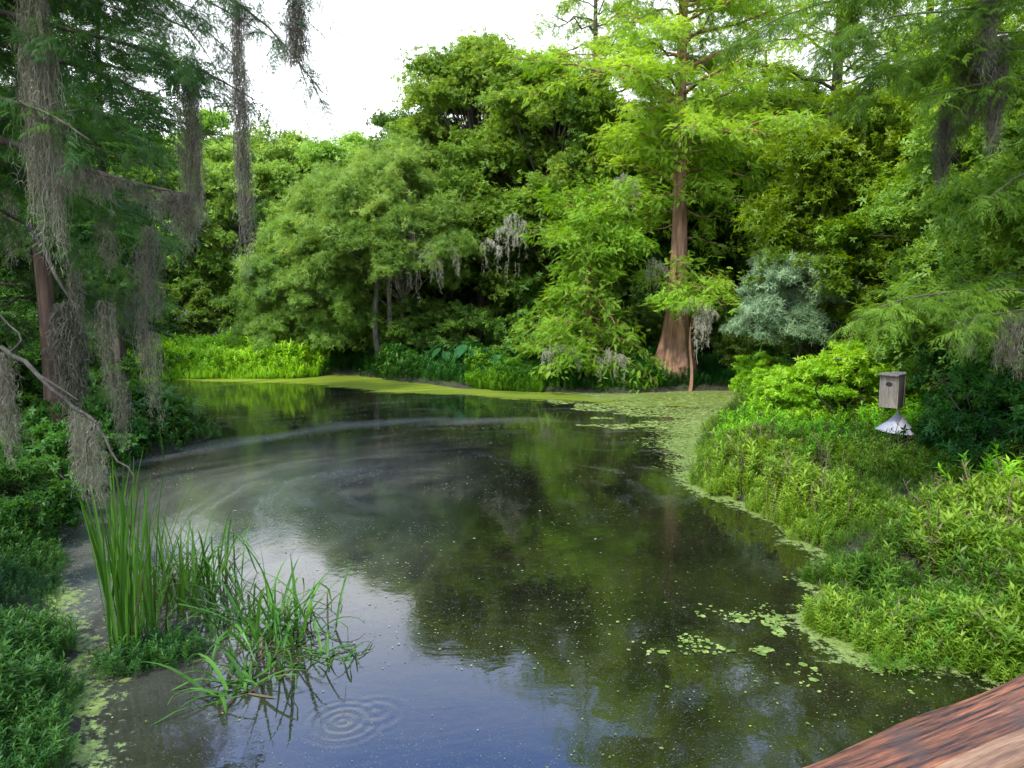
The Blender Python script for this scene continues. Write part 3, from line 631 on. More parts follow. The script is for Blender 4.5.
# bare pale branch dipping to the water at lower left
bp = smooth_path(np.vstack([[[-6.0, 6.6, 2.55]], scrP([(-130, 330, 6.2), (-30, 347, 6.2), (10, 352, 6.2), (40, 376, 6.1), (68, 402, 6.0), (96, 422, 5.9), (112, 450, 5.85), (134, 478, 5.8)])]), 24)-B
M['bark_twig'] = barkmat('lichen_bark', (.03, .028, .022), (.13, .12, .095), 30, 8)
tube(pale, bp + rng.normal(0, .01, bp.shape), np.linspace(.03, .006, 24), 8)
for a, b_ in ((((40, 376, 6.1)), [(60, 388, 6.0), (78, 400, 5.9)]), ((10, 352, 6.2), [(22, 338, 6.2), (2, 318, 6.25), (-14, 290, 6.3)]), ((96, 422, 5.9), [(86, 440, 5.9), (88, 470, 5.85)])):
    q = smooth_path(scrP([a]+b_), 8)-B; tube(pale, q, np.linspace(.014, .004, 8), 5)
tube(pale, smooth_path(scrP([(28, 225, 7.4), (44, 250, 7.2), (58, 280, 7.1), (78, 310, 7.1)]), 9)-B, np.linspace(.03, .008, 9), 6)
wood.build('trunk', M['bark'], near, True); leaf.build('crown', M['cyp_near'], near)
pb = pale.build('branch', M['bark_twig'], near, True); pb['label'] = 'bare pale branch dipping toward the water'
# --- moss
MG = 'moss hanging at the upper left'
moss('spanish_moss', 'thickest moss column, hanging down the left over the red brown trunk', scrP([(18, 0, 6.3), (34, -6, 6.3), (46, 0, 6.4)]), 2.1, .050, 230, 'moss', strand=.005, group=MG, taper=.4)
moss('spanish_moss', 'stubby moss tuft hanging from the tip of the long limb', scrP([(178, 80, 7.3), (190, 78, 7.3), (196, 84, 7.3)]), 1.4, .034, 150, 'moss', strand=.005, group=MG, taper=.6)
moss('spanish_moss', 'longest and thinnest moss rope, hanging against the white sky', scrP([(232, -10, 6.4), (240, -12, 6.4)]), 2.4, .034, 100, 'moss_shade', strand=.005, group=MG, taper=.85)
moss('spanish_moss', 'short blue grey moss wisp high at the top near the white sky', scrP([(291, -8, 5.9), (298, -8, 5.9)]), .6, .03, 60, 'moss_shade', group=MG)
moss('spanish_moss', 'curtain of moss trailing along the underside of the long limb', scrP([(60, 161, 7.0), (100, 172, 7.1), (140, 185, 7.2), (196, 197, 7.4)]), .42, .03, 170, 'moss', strand=.0045, group=MG, ragged=1)
moss('spanish_moss', 'moss tuft below the limb end, under the stubby tuft', scrP([(165, 192, 7.3), (182, 192, 7.35), (192, 192, 7.4)]), .85, .05, 130, 'moss', strand=.005, group=MG, ragged=1)
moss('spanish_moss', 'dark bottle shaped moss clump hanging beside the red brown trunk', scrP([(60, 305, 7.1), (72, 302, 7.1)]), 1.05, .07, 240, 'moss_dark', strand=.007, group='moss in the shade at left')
moss('spanish_moss', 'brownish moss beard draped from the dipping pale branch', scrP([(70, 405, 6.0), (84, 415, 5.95), (100, 424, 5.9)]), .72, .035, 120, 'moss', strand=.004, group='moss in the shade at left')
moss('spanish_moss', 'pale moss hanging from the pale branch at the left edge', scrP([(-6, 350, 6.2), (10, 354, 6.2)]), .95, .04, 90, 'moss', strand=.0045, group='moss in the shade at left')
k = 0
names = ['grey moss strands left of the red brown trunk, at frame edge', 'moss strands hanging high between trunk and long limb', 'long moss strands right of the dark bottle clump', 'moss strands over the dark inlet water, longest of the row',
         'thin moss strands nearest the inlet opening', 'moss strands under the far end of the long limb', 'moss strands low before the left bank weeds', 'faint moss strands at the back of the left bank', 'moss strands just right of the red brown trunk', 'short moss strands between the dark cypresses']
for (px, py, Y, ln, n) in [(8, 180, 9, 1.3, 90), (105, 205, 10, 1.1, 90), (105, 300, 12, 2.4, 150), (140, 250, 11, 3.0, 150), (152, 330, 12, 2.0, 90), (150, 225, 9, 1.4, 120), (118, 370, 12, 1.6, 100), (100, 300, 14, 1.6, 90), (72, 240, 12, 1.8, 120), (130, 290, 14, 1.2, 90)]:
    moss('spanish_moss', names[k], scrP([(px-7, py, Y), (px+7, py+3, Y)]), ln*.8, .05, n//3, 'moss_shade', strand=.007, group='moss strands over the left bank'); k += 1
# far moss
FM = 'moss under the far bank trees'
far_m = [(398, 222, 26, 1.3, .25, 'moss tuft high inside the pale willow'), (412, 250, 25.6, 1.7, .5, 'widest tan moss mass under the pale willow'), (440, 240, 25.6, 1.3, .25, 'moss tuft at the right of the tan mass under the willow'),
         (490, 240, 26, 1.2, .12, 'thin moss strip on the dark trunks'), (507, 225, 26, 2.4, .14, 'long pale moss rope in the dark gap of the wood'), (515, 215, 25.5, 1.4, .12, 'short pale moss rope beside the long one in the dark gap'),
         (560, 345, 22.3, .9, .3, 'pale dead moss dripping under the young cypress'), (610, 350, 22.6, 1.3, .2, 'moss hanging at the lower right of the young cypress'), (655, 260, 23.6, 1.6, .15, 'moss left of the red trunk above the sapling'),
         (693, 300, 22.4, 1.8, .22, 'brightest moss tuft hanging from the lime sapling'), (707, 305, 22.4, 1.3, .12, 'thin moss strand right of the lime sapling tuft'), (625, 175, 23.5, 1.1, .16, 'moss tuft high between the two cypresses')]
for (px, py, Y, ln, wd, lb) in far_m:
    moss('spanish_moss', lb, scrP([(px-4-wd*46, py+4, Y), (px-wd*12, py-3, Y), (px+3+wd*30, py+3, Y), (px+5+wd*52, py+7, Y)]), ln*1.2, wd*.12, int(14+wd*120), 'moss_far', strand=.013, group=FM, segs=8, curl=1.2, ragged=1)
#==RIGHT==
# near cypress off the right edge
nr = thing('overhanging_cypress', 'near cypress whose olive boughs reach in from the right edge', 'tree', (8.2, 9.6, H(8.2, 9.6)))
B = np.array(nr.location); wood = MB(); leaf = MB()
tube(wood, smooth_path(np.array([[8.2, 9.6, 0], [8.2, 9.6, 3], [8.3, 9.5, 7], [8.3, 9.5, 12.5]])-B, 14), np.linspace(.32, .08, 14)+.28*np.exp(-np.arange(14)*.9), 16)
nlimb([(1140, 300, 9.6), (1060, 292, 9.4), (980, 290, 9.2), (900, 300, 9.0), (850, 322, 8.9)], .022, .36, .85, 2., .5, 0.)
nlimb([(1140, 290, 9.6), (1080, 300, 9.0), (1020, 310, 8.7), (950, 322, 8.5)], .02, .36, .8, 1.8, .45, 0.)
nlimb([(1150, 260, 9.6), (1080, 270, 9.9), (1000, 275, 10.1), (930, 290, 10.3)], .02, .36, .8, 1.8, .45, 0.)
for pts in ([(1150, 60, 9.6), (1060, 50, 9.2), (970, 50, 9.0), (890, 70, 8.8), (845, 105, 8.7)], [(1150, 30, 9.6), (1050, 40, 9.8), (950, 60, 10), (860, 60, 10.2)], [(1150, -20, 9.6), (1060, -30, 9.4), (930, -20, 9.6), (800, 10, 9.8), (740, 40, 9.9)], [(1150, 50, 9.6), (1070, 70, 9), (1000, 80, 8.8), (930, 95, 8.6)], [(1150, -20, 9.6), (1050, 0, 9.0), (960, 10, 8.8), (880, 20, 8.6), (800, 60, 8.5)],
            [(1150, -60, 9.6), (1050, -50, 10), (950, -40, 10.3), (850, -20, 10.5)], [(1150, 90, 9.6), (1070, 90, 9.8), (1000, 100, 10), (930, 130, 10.2)],
            [(1150, 20, 9.6), (1060, 30, 10.4), (980, 35, 11), (910, 50, 11.5)], [(1150, -90, 9.6), (1040, -90, 8.4), (940, -80, 8), (840, -60, 7.6), (770, -20, 7.5)],
            [(1150, 130, 9.6), (1090, 150, 9.2), (1030, 170, 8.9), (985, 200, 8.7)]):
    nlimb(pts, .03, .36, .8, 1.8, .42, .1)
for i in range(10):
    o = np.array([8.3, 9.5, 9+i*.3])-B; frond_limb(wood, leaf, limb_path(o, U(0, 6.28), U(2, 3.4), .2, .3), .04, SPR, .5, .9, .75, .4, .2, .5)
wood.build('trunk', M['bark'], nr, True); leaf.build('crown', M['cyp_olive'], nr)
RM = 'moss hanging at the upper right'
moss('spanish_moss', 'long tan moss beard hanging near the top right corner', scrP([(996, 40, 8.8), (1004, 36, 8.8)]), 1.3, .06, 150, 'moss', group=RM)
moss('spanish_moss', 'tan moss rope starting at the top edge, left of the corner beard', scrP([(985, -10, 8.6), (993, -10, 8.6)]), .9, .05, 130, 'moss', group=RM)
moss('spanish_moss', 'dark drooping moss swag left of the corner beards', scrP([(960, 50, 9), (975, 40, 9), (983, 50, 9)]), .9, .08, 120, 'moss_shade', group=RM)
moss('spanish_moss', 'dim moss strand reaching lowest, before the maple leaves', scrP([(943, 100, 9.6), (952, 98, 9.6)]), 1.1, .05, 100, 'moss_shade', group=RM)
moss('spanish_moss', 'soft moss tuft hanging under the olive bough right of the nest box', scrP([(958, 322, 8.7), (972, 320, 8.7)]), .9, .05, 70, 'moss', strand=.006, group=RM, ragged=1)
moss('spanish_moss', 'moss tuft at the right edge under the olive bough', scrP([(1000, 315, 8.8), (1024, 312, 8.8)]), .95, .07, 90, 'moss', strand=.006, group=RM, ragged=1)
# --- nest box on its pole
nb = gnd(896, 448, .42); nb[2] = H(nb[0], nb[1]); NY = nb[1]
def wmat(name, c1, c2, sc=(3, 3, 30), rough=.8):
    return barkmat(name, c1, c2, sc[0], sc[2], .3)
M['board'] = barkmat('weathered_board', (.22, .18, .14), (.46, .40, .33), 40, 5, .2)
m, nt, out = newmat('galvanised_metal'); L = nt.links.new
n1 = N(nt, 'ShaderNodeTexNoise', i_Scale=14., i_Detail=5.); r_ = ramp(nt, [(.3, (.26, .26, .29)), (.7, (.40, .40, .43))], n1.outputs['Fac'])
p = N(nt, 'ShaderNodeBsdfPrincipled'); p.inputs['Metallic'].default_value = .15; p.inputs['Roughness'].default_value = .75; L(r_.outputs[0], p.inputs['Base Color']); L(p.outputs[0], out.inputs[0]); M['metal'] = m
m, nt, out = newmat('dark_hole'); p = N(nt, 'ShaderNodeBsdfPrincipled'); p.inputs['Base Color'].default_value = (.02, .015, .012, 1); nt.links.new(p.outputs[0], out.inputs[0]); M['hole'] = m
def box(mb, c, s, tint=.5, bev=0):
    c = np.asarray(c, float); h = np.asarray(s, float)/2
    V = np.array([[x, y, z] for x in (-1, 1) for y in (-1, 1) for z in (-1, 1)])*h + c
    mb.add(V, [[0, 1, 3, 2], [4, 6, 7, 5], [0, 4, 5, 1], [2, 3, 7, 6], [0, 2, 6, 4], [1, 5, 7, 3]], tint)
nest = thing('nest_box', 'wooden bird nest box on a metal pole above a grey cone guard', 'nest box', nb)
sc_ = NY/FPX*1.02                       # metres per pixel there
zc = at(896, 424, NY)[2]-nb[2]; zb0 = at(888, 406, NY)[2]-nb[2]; zb1 = at(888, 373, NY)[2]-nb[2]; hb = zb1-zb0
a = MB(); tube(a, [[0, 0, -.4], [0, 0, zb1-.03]], [.02, .02], 12); a.build('pole', M['metal'], nest, True)
a = MB(); th = np.linspace(0, 2*PI, 33); R0 = 19.5*sc_; prof = [(.022, .0), (.06, -.03), (R0*.5, -.155), (R0, -.30), (R0, -.306)]
V = np.array([[r*math.cos(t), r*math.sin(t), z+.16] for r, z in prof for t in th[:-1]]); i, j = np.meshgrid(np.arange(4), np.arange(32), indexing='ij')
a.add(V, np.stack([i*32+j, i*32+(j+1) % 32, (i+1)*32+(j+1) % 32, (i+1)*32+j], -1).reshape(-1, 4)); cone = a.build('cone_guard', M['metal'], nest, True)
cone.location = (0, 0, zc+.02); cone.rotation_euler = (0, .07, 0)
bx = bpy.data.objects.new('box', None)
rotz = math.radians(-46)
def nbpart(name, boxes, mat, parent=nest):
    a = MB()
    for c, s in boxes: box(a, c, s)
    o = a.build(name, mat, parent); o.location = (-.19, -.10, zb0); o.rotation_euler = (0, 0, rotz)
    md = o.modifiers.new('b', 'BEVEL'); md.width = .004; md.segments = 2
    return o
bw, bd = .26, .24
bpy.data.objects.remove(bx)
nbpart('front_panel', [((0, -bd/2, hb*.47), (bw, .022, hb*.94))], M['board'])
nbpart('side_panel', [((bw/2+.012, .0, hb*.48), (.022, bd+.02, hb*.96))], M['board']); nbpart('side_panel', [((-bw/2-.012, .0, hb*.48), (.022, bd+.02, hb*.96))], M['board'])
nbpart('back_panel', [((.05, bd/2+.03, hb*.52), (bw*.9, .035, hb*1.05))], M['board'])
nbpart('floor_panel', [((0, 0, .02), (bw-.005, bd-.03, .02))], M['board'])
nbpart('lid', [((0, -.03, hb*.985), (bw+.07, bd+.11, .026))], M['board'])
a = MB(); c0 = vec(0, -bd/2-.0125, hb*.70); pts = np.array([[.055*math.cos(t), 0, .04*math.sin(t)] for t in np.linspace(0, 2*PI, 25)[:-1]])
for q in range(0, 24, 2): a.add([c0, c0+pts[q], c0+pts[q+1], c0+pts[(q+2) % 24]], [[0, 1, 2, 3]])
o = a.build('entrance_hole', M['hole'], nest); o.location = (-.19, -.10, zb0); o.rotation_euler = (0, 0, rotz)
a = MB(); tube(a, [[.0, 0, 0], [.0, 0, .08]], [.008, .008], 8)
# --- boardwalk rail
m, nt, out = newmat('stained_rail_wood'); L = nt.links.new
tc = N(nt, 'ShaderNodeTexCoord').outputs['Object']; mp = N(nt, 'ShaderNodeMapping'); mp.inputs['Scale'].default_value = (2.6, 34, 34); L(tc, mp.inputs[0])
n1 = N(nt, 'ShaderNodeTexNoise', i_Scale=1., i_Detail=9., i_Roughness=.7, i_Distortion=.6); L(mp.outputs[0], n1.inputs['Vector'])
n2 = N(nt, 'ShaderNodeTexNoise', i_Scale=5., i_Detail=5.); L(tc, n2.inputs['Vector'])
n3 = N(nt, 'ShaderNodeTexNoise', i_Scale=13., i_Detail=3.); L(tc, n3.inputs['Vector'])
r1 = ramp(nt, [(.32, (.025, .011, .005)), (.44, (.075, .028, .010)), (.56, (.14, .052, .020)), (.74, (.27, .125, .055))], n1.outputs['Fac'])
r2 = ramp(nt, [(.60, (0, 0, 0)), (.70, (.7, .7, .7))], n2.outputs['Fac'])
mx = N(nt, 'ShaderNodeMix', data_type='RGBA'); mp4 = N(nt, 'ShaderNodeMapping'); mp4.inputs['Scale'].default_value = (7, 150, 150); L(tc, mp4.inputs[0])
n4 = N(nt, 'ShaderNodeTexNoise', i_Scale=1., i_Detail=4., i_Roughness=.6); L(mp4.outputs[0], n4.inputs['Vector'])
r5 = ramp(nt, [(.38, (.12, .10, .09)), (.46, (.85, .85, .85)), (.62, (1.9, 1.75, 1.6))], n4.outputs['Fac']); mg = N(nt, 'ShaderNodeMix', data_type='RGBA', blend_type='MULTIPLY'); mg.inputs[0].default_value = 1; L(r1.outputs[0], mg.inputs[6]); L(r5.outputs[0], mg.inputs[7])
L(r2.outputs[0], mx.inputs[0]); L(mg.outputs[2], mx.inputs[6]); mx.inputs[7].default_value = (.05, .03, .018, 1)
sp = N(nt, 'ShaderNodeAttribute', attribute_name='tint'); ma = N(nt, 'ShaderNodeMath', operation='GREATER_THAN'); ma.inputs[1].default_value = .7; L(sp.outputs['Fac'], ma.inputs[0])
r4 = ramp(nt, [(.34, (.04, .018, .008)), (.5, (.19, .10, .05)), (.7, (.36, .23, .12))], n1.outputs['Fac'])
mx2 = N(nt, 'ShaderNodeMix', data_type='RGBA'); L(ma.outputs[0], mx2.inputs[0]); L(mx.outputs[2], mx2.inputs[6]); L(r4.outputs[0], mx2.inputs[7])
p = N(nt, 'ShaderNodeBsdfPrincipled'); L(mx2.outputs[2], p.inputs['Base Color'])
rr = ramp(nt, [(.4, (.45,)*3), (.65, (.75,)*3)], n3.outputs['Fac']); L(rr.outputs[0], p.inputs['Roughness'])
hs_ = N(nt, 'ShaderNodeMath', operation='ADD'); L(n1.outputs['Fac'], hs_.inputs[0]); L(n4.outputs['Fac'], hs_.inputs[1]); b = N(nt, 'ShaderNodeBump', i_Strength=.7, i_Distance=.010); L(hs_.outputs[0], b.inputs['Height']); L(b.outputs[0], p.inputs['Normal'])
L(p.outputs[0], out.inputs[0]); M['rail'] = m
ZR = 2.34
e0 = gnd(772, 768, ZR)[:2]; e1 = gnd(1024, 674, ZR)[:2]; dr = nrm(np.append(e1-e0, 0)); nr_ = vec(dr[1], -dr[0], 0)
rail = thing('boardwalk_rail', 'wet reddish brown timber handrail at the bottom right corner', 'railing', (*e0, ZR))
a = MB(); k = 120; s = np.linspace(-3.0, 3.4, k); Wd = .17; Th = .045
wob = .010*np.sin(s*5.+1.2) + .006*np.sin(s*12+.5) + .004*(vn(s, s*0, .09)-.5)
cs = [(0.0, -.010, .5), (.008, -.002, .5), (.03, .004, .5), (Wd*.35, .002, .5), (Wd*.70, -.002, .5), (Wd*.72, -.012, .9), (Wd*.96, -.016, .9), (Wd, -.03, .9), (Wd, -Th, .9), (0.0, -Th, .5)]
V = []; T = []
for i in range(k):
    for j, (u, z, tn) in enumerate(cs):
        uu = u + wob[i]*(1 if u < .05 else .5 if u < Wd*.7 else .15); V.append(dr*s[i] + nr_*uu + vec(0, 0, z + .003*math.sin(s[i]*9+u*30))); T.append(tn)
nC = len(cs); i, j = np.meshgrid(np.arange(k-1), np.arange(nC), indexing='ij')
ang = math.atan2(dr[1], dr[0]); c_, s_ = math.cos(-ang), math.sin(-ang); V = np.array(V); V = np.stack([V[:, 0]*c_-V[:, 1]*s_, V[:, 0]*s_+V[:, 1]*c_, V[:, 2]], 1)
a.add(V, np.stack([i*nC+j, (i+1)*nC+j, (i+1)*nC+(j+1) % nC, i*nC+(j+1) % nC], -1).reshape(-1, 4), np.array(T)); rail.rotation_euler = (0, 0, ang)
a.build('top_rail', M['rail'], rail, False)
for sx in (-2.2, -.1+.0, 2.1):
    a = MB(); box(a, (sx-.6, -.10, -Th-1.35), (.09, .09, 2.7)); a.build('post', M['rail'], rail)
a = MB(); box(a, (.2, -.165, -.55), (6.2, .04, .14)); a.build('lower_rail', M['rail'], rail)
#==GROUNDCOVER==
WEED = [t_weed(8, .27, .05, s) for s in range(5)]
FERN = [t_weed(6, .45, .13, s+20, .3) for s in range(4)]
def cover(name, label, mat, n, region, h, dmin=-.1, dmax=99, tint=.5, tm=WEED, cat='weeds', patch=1.2, thr=.0, hz=0.):
    """region(x,y)->bool mask in a sampling box (x0,x1,y0,y1,fn)"""
    x0, x1, y0, y1, fn = region; x = U(x0, x1, n); y = U(y0, y1, n); d = sdf(x, y)
    # thin out with distance from the boardwalk only where plants are hidden: uniform here
    k = (d > dmin) & (d < dmax) & fn(x, y, d) & (fbm(x+9, y+4, patch) > thr)
    x, y, d = x[k], y[k], d[k]; z = np.maximum(hgt(x, y), -.02)
    mound = fbm(x+50, y+20, .9); hh = h*(.15+1.7*mound)*U(.5, 1.3, len(x))*(.75+.5*fbm(x+3, y, .35))*np.clip(.55+d*.9, .45, 1)*(1-.35*((np.abs(x/y-.505) < .055) & (y > 8.5) & (y < 12.4)))
    az = U(0, 2*PI, len(x)); X = np.stack([np.cos(az), np.sin(az), 0*az], 1); lean = rng.normal(0, .22, (len(x), 3)); lean[:, 2] = 1
    # templates stand along z, so pass Z as main axis
    mb = MB(); ti = tint + (mound-.5)*.9 + rng.normal(0, .13, len(x)) + (fbm(x, y, 2.6)-.5)*1.0
    pos = np.stack([x, y, z-.02+hz*(mound)], 1); Zv = nrm(lean); Yv = nrm(np.cross(Zv, X)); Xv = np.cross(Yv, Zv)
    multi(mb, tm, pos, Xv, Zv, hh, ti)
    o = mb.build(name, M[mat]); return tag(o, label, cat, kind='stuff')
cover('bank_weeds', 'dense bright green weeds covering the right bank', 'weed', 110000, (1.5, 11.5, 5.2, 19.5, lambda x, y, d: (x > 1.5) & (x < y*.78+1.2) & (rng.random(len(x)) < np.interp(y, [5, 9, 19], [1, .75, .35]))), .36, -.12, 7, .5, patch=.55, thr=.34)
cover('dead_stems', 'dry brown stems standing among the bank weeds', 'dry', 5200, (1.5, 11, 5.5, 19, lambda x, y, d: (x < y*.78+1)), .5, -.05, 7, .6, tm=[t_weed(3, .22, .03, s_+60, .35, 2) for s_ in range(3)])
cover('tall_bank_weeds', 'taller tufts of leafy weed among the right bank weeds', 'lime', 8000, (2.0, 10, 8.5, 19, lambda x, y, d: (x < y*.75+.6) & ~((np.abs(x/y-.505) < .075) & (y > 8) & (y < 12.7))), .50, .3, 6, .45, thr=.52)
cover('far_weeds', 'low dark weeds carpeting the far bank under the trees', 'weed_dark', 60000, (-13, 10, 21, 34, lambda x, y, d: d < 9), .5, .3, 9, .5)
cover('far_edge_weeds', 'bright weeds fringing the far bank below the young cypress', 'lime', 14000, (-1.4, .9, 21.5, 26, lambda x, y, d: d < 2.2), .42, .0, 2.2, .35)
cover('inlet_weeds', 'bright lime water weeds at the back of the left inlet', 'lime', 26000, (-14, -6.8, 24.5, 31, lambda x, y, d: (d < 3.6)), .6, -.3, 3.6, .8)
cover('bank_edge_weeds', 'green weeds edging the water left of the elephant ears', 'weed', 12000, (-7.5, 7.5, 21, 29, lambda x, y, d: d < 1.1), .38, .1, 1.1, .25)
cover('shade_weeds', 'dark green weeds massed on the shaded left bank', 'weed_dark', 60000, (-9, -1.8, 2.8, 11.5, lambda x, y, d: (x > -y*.78-1.2) & (rng.random(len(x)) < np.interp(y, [3, 8, 12], [1, .7, .5]))), .27, -.1, 6, .55)
cover('left_bank_weeds', 'dim weeds and low plants under the left cypresses', 'weed_dark', 34000, (-22, -3.2, 10.5, 27, lambda x, y, d: (x > -y*.8-1.5)), .42, -.1, 9, .6, FERN)
LS = 'bushes under the left cypresses'
lb1 = broadleaf('bank_bush', 'yellowish green bush at the foot of the left red brown trunk', G(20, 11.5), .5, (.9, .8, .75), 'weed_dark', 34, 210, .09, cl=.34, trunk_r=.025, stems=3, tint=.7, cat='bush', group=LS, build_parts=('stems', 'foliage'))
for px, Y, s, rz, lb in [(75, 13.2, 1.0, 1, 'dark bush right of the red brown trunk foot'), (-15, 15, 1.5, 2, 'dark bush at the left edge behind the pale branch'), (78, 17.5, 1.1, 3, 'dark bush below the slender cypress'), (40, 21, 1.7, 4, 'tall dark bush behind the red brown trunk'), (100, 23, .9, 5, 'dark bush at the mouth of the inlet'), (0, 9.3, .8, 5.4, 'near bush at the left edge beyond the pool')]:
    copy_tree(lb1, G(px, Y), rz, s, lb, LS)
# small spit with grass at left
# --- cattails and grass in the water
def blade(mb, o, az, Lb, w, lean, curl, tint, k=9, kink=None):
    t = np.linspace(0, 1, k); d = vec(math.cos(az), math.sin(az), 0)
    ang = lean + curl*t**2
    if kink: ang = ang + kink[1]*np.clip((t-kink[0])/.12, 0, 1)
    dx = np.concatenate([[0], np.cumsum(np.sin(ang[1:]))])*Lb/(k-1); dz = np.concatenate([[0], np.cumsum(np.cos(ang[1:]))])*Lb/(k-1)
    P = o + d*dx[:, None]; P[:, 2] += dz; P[:, 2] = np.maximum(P[:, 2], .006)
    tw = az + PI/2 + U(-.7, .7) + t*U(-.7, .7); sd = np.stack([np.cos(tw), np.sin(tw), 0*t], 1)*(w*.5*np.minimum(1, .45+t*1.6)*(1-t**3))[:, None]
    nrmv = np.cross(sd, d)*.0; mid = P + d*w*.18
    V = np.stack([P-sd, mid, P+sd], 1).reshape(-1, 3); i = np.arange(k-1)*3
    mb.add(V, np.concatenate([np.stack([i, i+1, i+4, i+3], 1), np.stack([i+1, i+2, i+5, i+4], 1)]), tint)
def grass_clump(name, label, px, py, n, Lr, spread, w, leanr, curlr, mat='reed', dead=.12, group=None, kinkp=.3, cat='grass clump'):
    loc = gnd(px, py); root = thing(name, label, cat, loc, group); a = MB(); dd = MB(); dead_list = []
    for i in range(n):
        o = vec(rng.normal(0, spread), rng.normal(0, spread), -.1); az = U(0, 2*PI); dead_ = rng.random() < dead
        kk = (U(.45, .8), U(.7, 2.)) if rng.random() < kinkp else None
        tgt = a
        if dead_:
            if True: tgt = MB(); dead_list.append(tgt)
            else: tgt = dd
        blade(tgt, o, az, U(*Lr)*(.6 if dead_ else 1), w*U(.7, 1.2), U(*leanr)*(2.0 if dead_ else 1), U(*curlr), U(.2, .85), kink=kk)
    if a.n: a.build('green_blades', M[mat], root)
    for q_ in dead_list: q_.build('dead_blade', M['dry'], root)
    if dd.n: dd.build('dead_blades', M['dry'], root)
    return root
CT = 'reed clumps standing in the near water'
grass_clump('cattail_clump', 'tallest cattail clump with broad upright blades', 126, 655, 44, (1.38, 1.98), 0.068, 0.033, (.0, .13), (-.05, .25), group=CT, kinkp=.05, dead=.1)
grass_clump('cattail_clump', 'upright cattail blades just right of the tallest clump', 150, 640, 26, (1.03, 1.78), 0.081, 0.025, (.0, .16), (0, .4), group=CT, kinkp=.1, dead=.1)
grass_clump('reed_clump', 'bushy reed clump with tips arching over, middle of the near water plants', 172, 610, 73, (0.69, 1.21), 0.194, 0.034, (0.05, 0.38), (.1, 1.3), group=CT, kinkp=.25)
grass_clump('reed_clump', 'fine leaved reed clump behind the bushy one', 205, 585, 48, (0.57, 1.09), 0.176, 0.026, (0.05, 0.38), (.2, 1.5), group=CT)
grass_clump('reed_clump', 'arching reed clump at the right, long blades bowing to the right', 272, 640, 70, (0.57, 1.15), 0.176, 0.031, (0.10, 0.75), (.3, 1.7), group=CT)
grass_clump('reed_clump', 'sparse reed clump leaning out farthest right over the blue water', 322, 655, 31, (0.29, 0.63), 0.140, 0.023, (0.35, 1.25), (.5, 2.), group=CT)
grass_clump('reed_clump', 'low bent reeds nearest the bottom, blades dipping into the water', 236, 690, 28, (0.46, 0.86), 0.105, 0.036, (0.25, 1.00), (.9, 2.2), group=CT)
grass_clump('reed_clump', 'thin reeds between the bushy clump and the arching one', 232, 620, 43, (0.52, 0.98), 0.157, 0.026, (0.15, 0.62), (.3, 1.6), group=CT)
grass_clump('reed_clump', 'bowed reeds behind the arching clump, tips touching the water', 300, 628, 28, (.45, .9), 0.156, 0.023, (0.25, 1.12), (.5, 1.9), group=CT, kinkp=.5, dead=.25)
grass_clump('reed_clump', 'dark broken reeds between the low bent reeds and the arching clump', 262, 668, 24, (.4, .85), 0.156, 0.022, (0.25, 1.25), (.4, 1.8), group=CT, kinkp=.6, dead=.5)
grass_clump('dead_reed_stubble', 'brown dead stubble at the foot of the tallest cattails', 105, 650, 30, (.15, .4), .10, .014, (.3, 1.2), (0, 1), 'dry', 1.0, None)
grass_clump('reed_clump', 'small reed tuft on the weedy spit at the left bank', 130, 440, 64, (0.57, 1.15), 0.439, 0.047, (0.05, 0.50), (.1, .9), group='reed tufts on the left spit')
grass_clump('reed_clump', 'reed tuft beside the pale brown moss beard on the spit', 108, 452, 56, (0.57, 1.03), 0.351, 0.047, (0.05, 0.50), (.1, .9), group='reed tufts on the left spit')
# weeds among the clumps
def patch(name, label, px, py, rx, ry, n, h, mat, tm=WEED, tint=.5, cat='water plant', kind=None, group=None):
    c = gnd(px, py); r = np.sqrt(U(0, 1, n)); a_ = U(0, 2*PI, n); x = c[0]+r*np.cos(a_)*rx; y = c[1]+r*np.sin(a_)*ry
    z = np.maximum(hgt(x, y), -.01); mb = MB(); az = U(0, 2*PI, n); X = np.stack([np.cos(az), np.sin(az), 0*az], 1); Z = rng.normal(0, .3, (n, 3)); Z[:, 2] = 1
    Zv = nrm(Z); Yv = nrm(np.cross(Zv, X)); Xv = np.cross(Yv, Zv)
    multi(mb, tm, np.stack([x, y, z], 1)-c, Xv, Zv, h*U(.5, 1.3, n)*(1.2-.6*r), tint+rng.normal(0, .15, n))
    o = mb.build(name, M[mat]); o.location = c; return tag(o, label, cat, group, kind)
PG = 'patches of water weed'
patch('water_weed', 'low water weed at the foot of the cattails', 165, 655, .40, .30, 240, .2, 'weed_dark', tint=.5, group=PG)
patch('water_weed', 'round tuft of water weed between the cattails and the left bank', 120, 668, .3, .25, 120, .2, 'weed_dark', tint=.6, group=PG)
patch('water_weed', 'leafy weed islet off the right bank amid pale duckweed', 885, 632, .55, .4, 260, .30, 'weed', tint=.5, group=PG)
patch('water_weed', 'tall leafy weed sprig at the tip of the right islet', 865, 600, .25, .3, 60, .42, 'weed', tint=.4, group=PG)
patch('water_weed', 'trailing weeds below the right islet, nearest the handrail', 960, 650, .8, .4, 300, .30, 'weed', tint=.45, group=PG)
patch('water_weed', 'small sprigs rising from the dark water left of the rail weeds', 905, 672, .3, .12, 24, .2, 'weed', tint=.45, group=PG)
patch('water_weed', 'spit of low water weed reaching out from the left bank', 165, 437, 1.2, .6, 800, .24, 'weed_dark', tint=.9, group=PG)
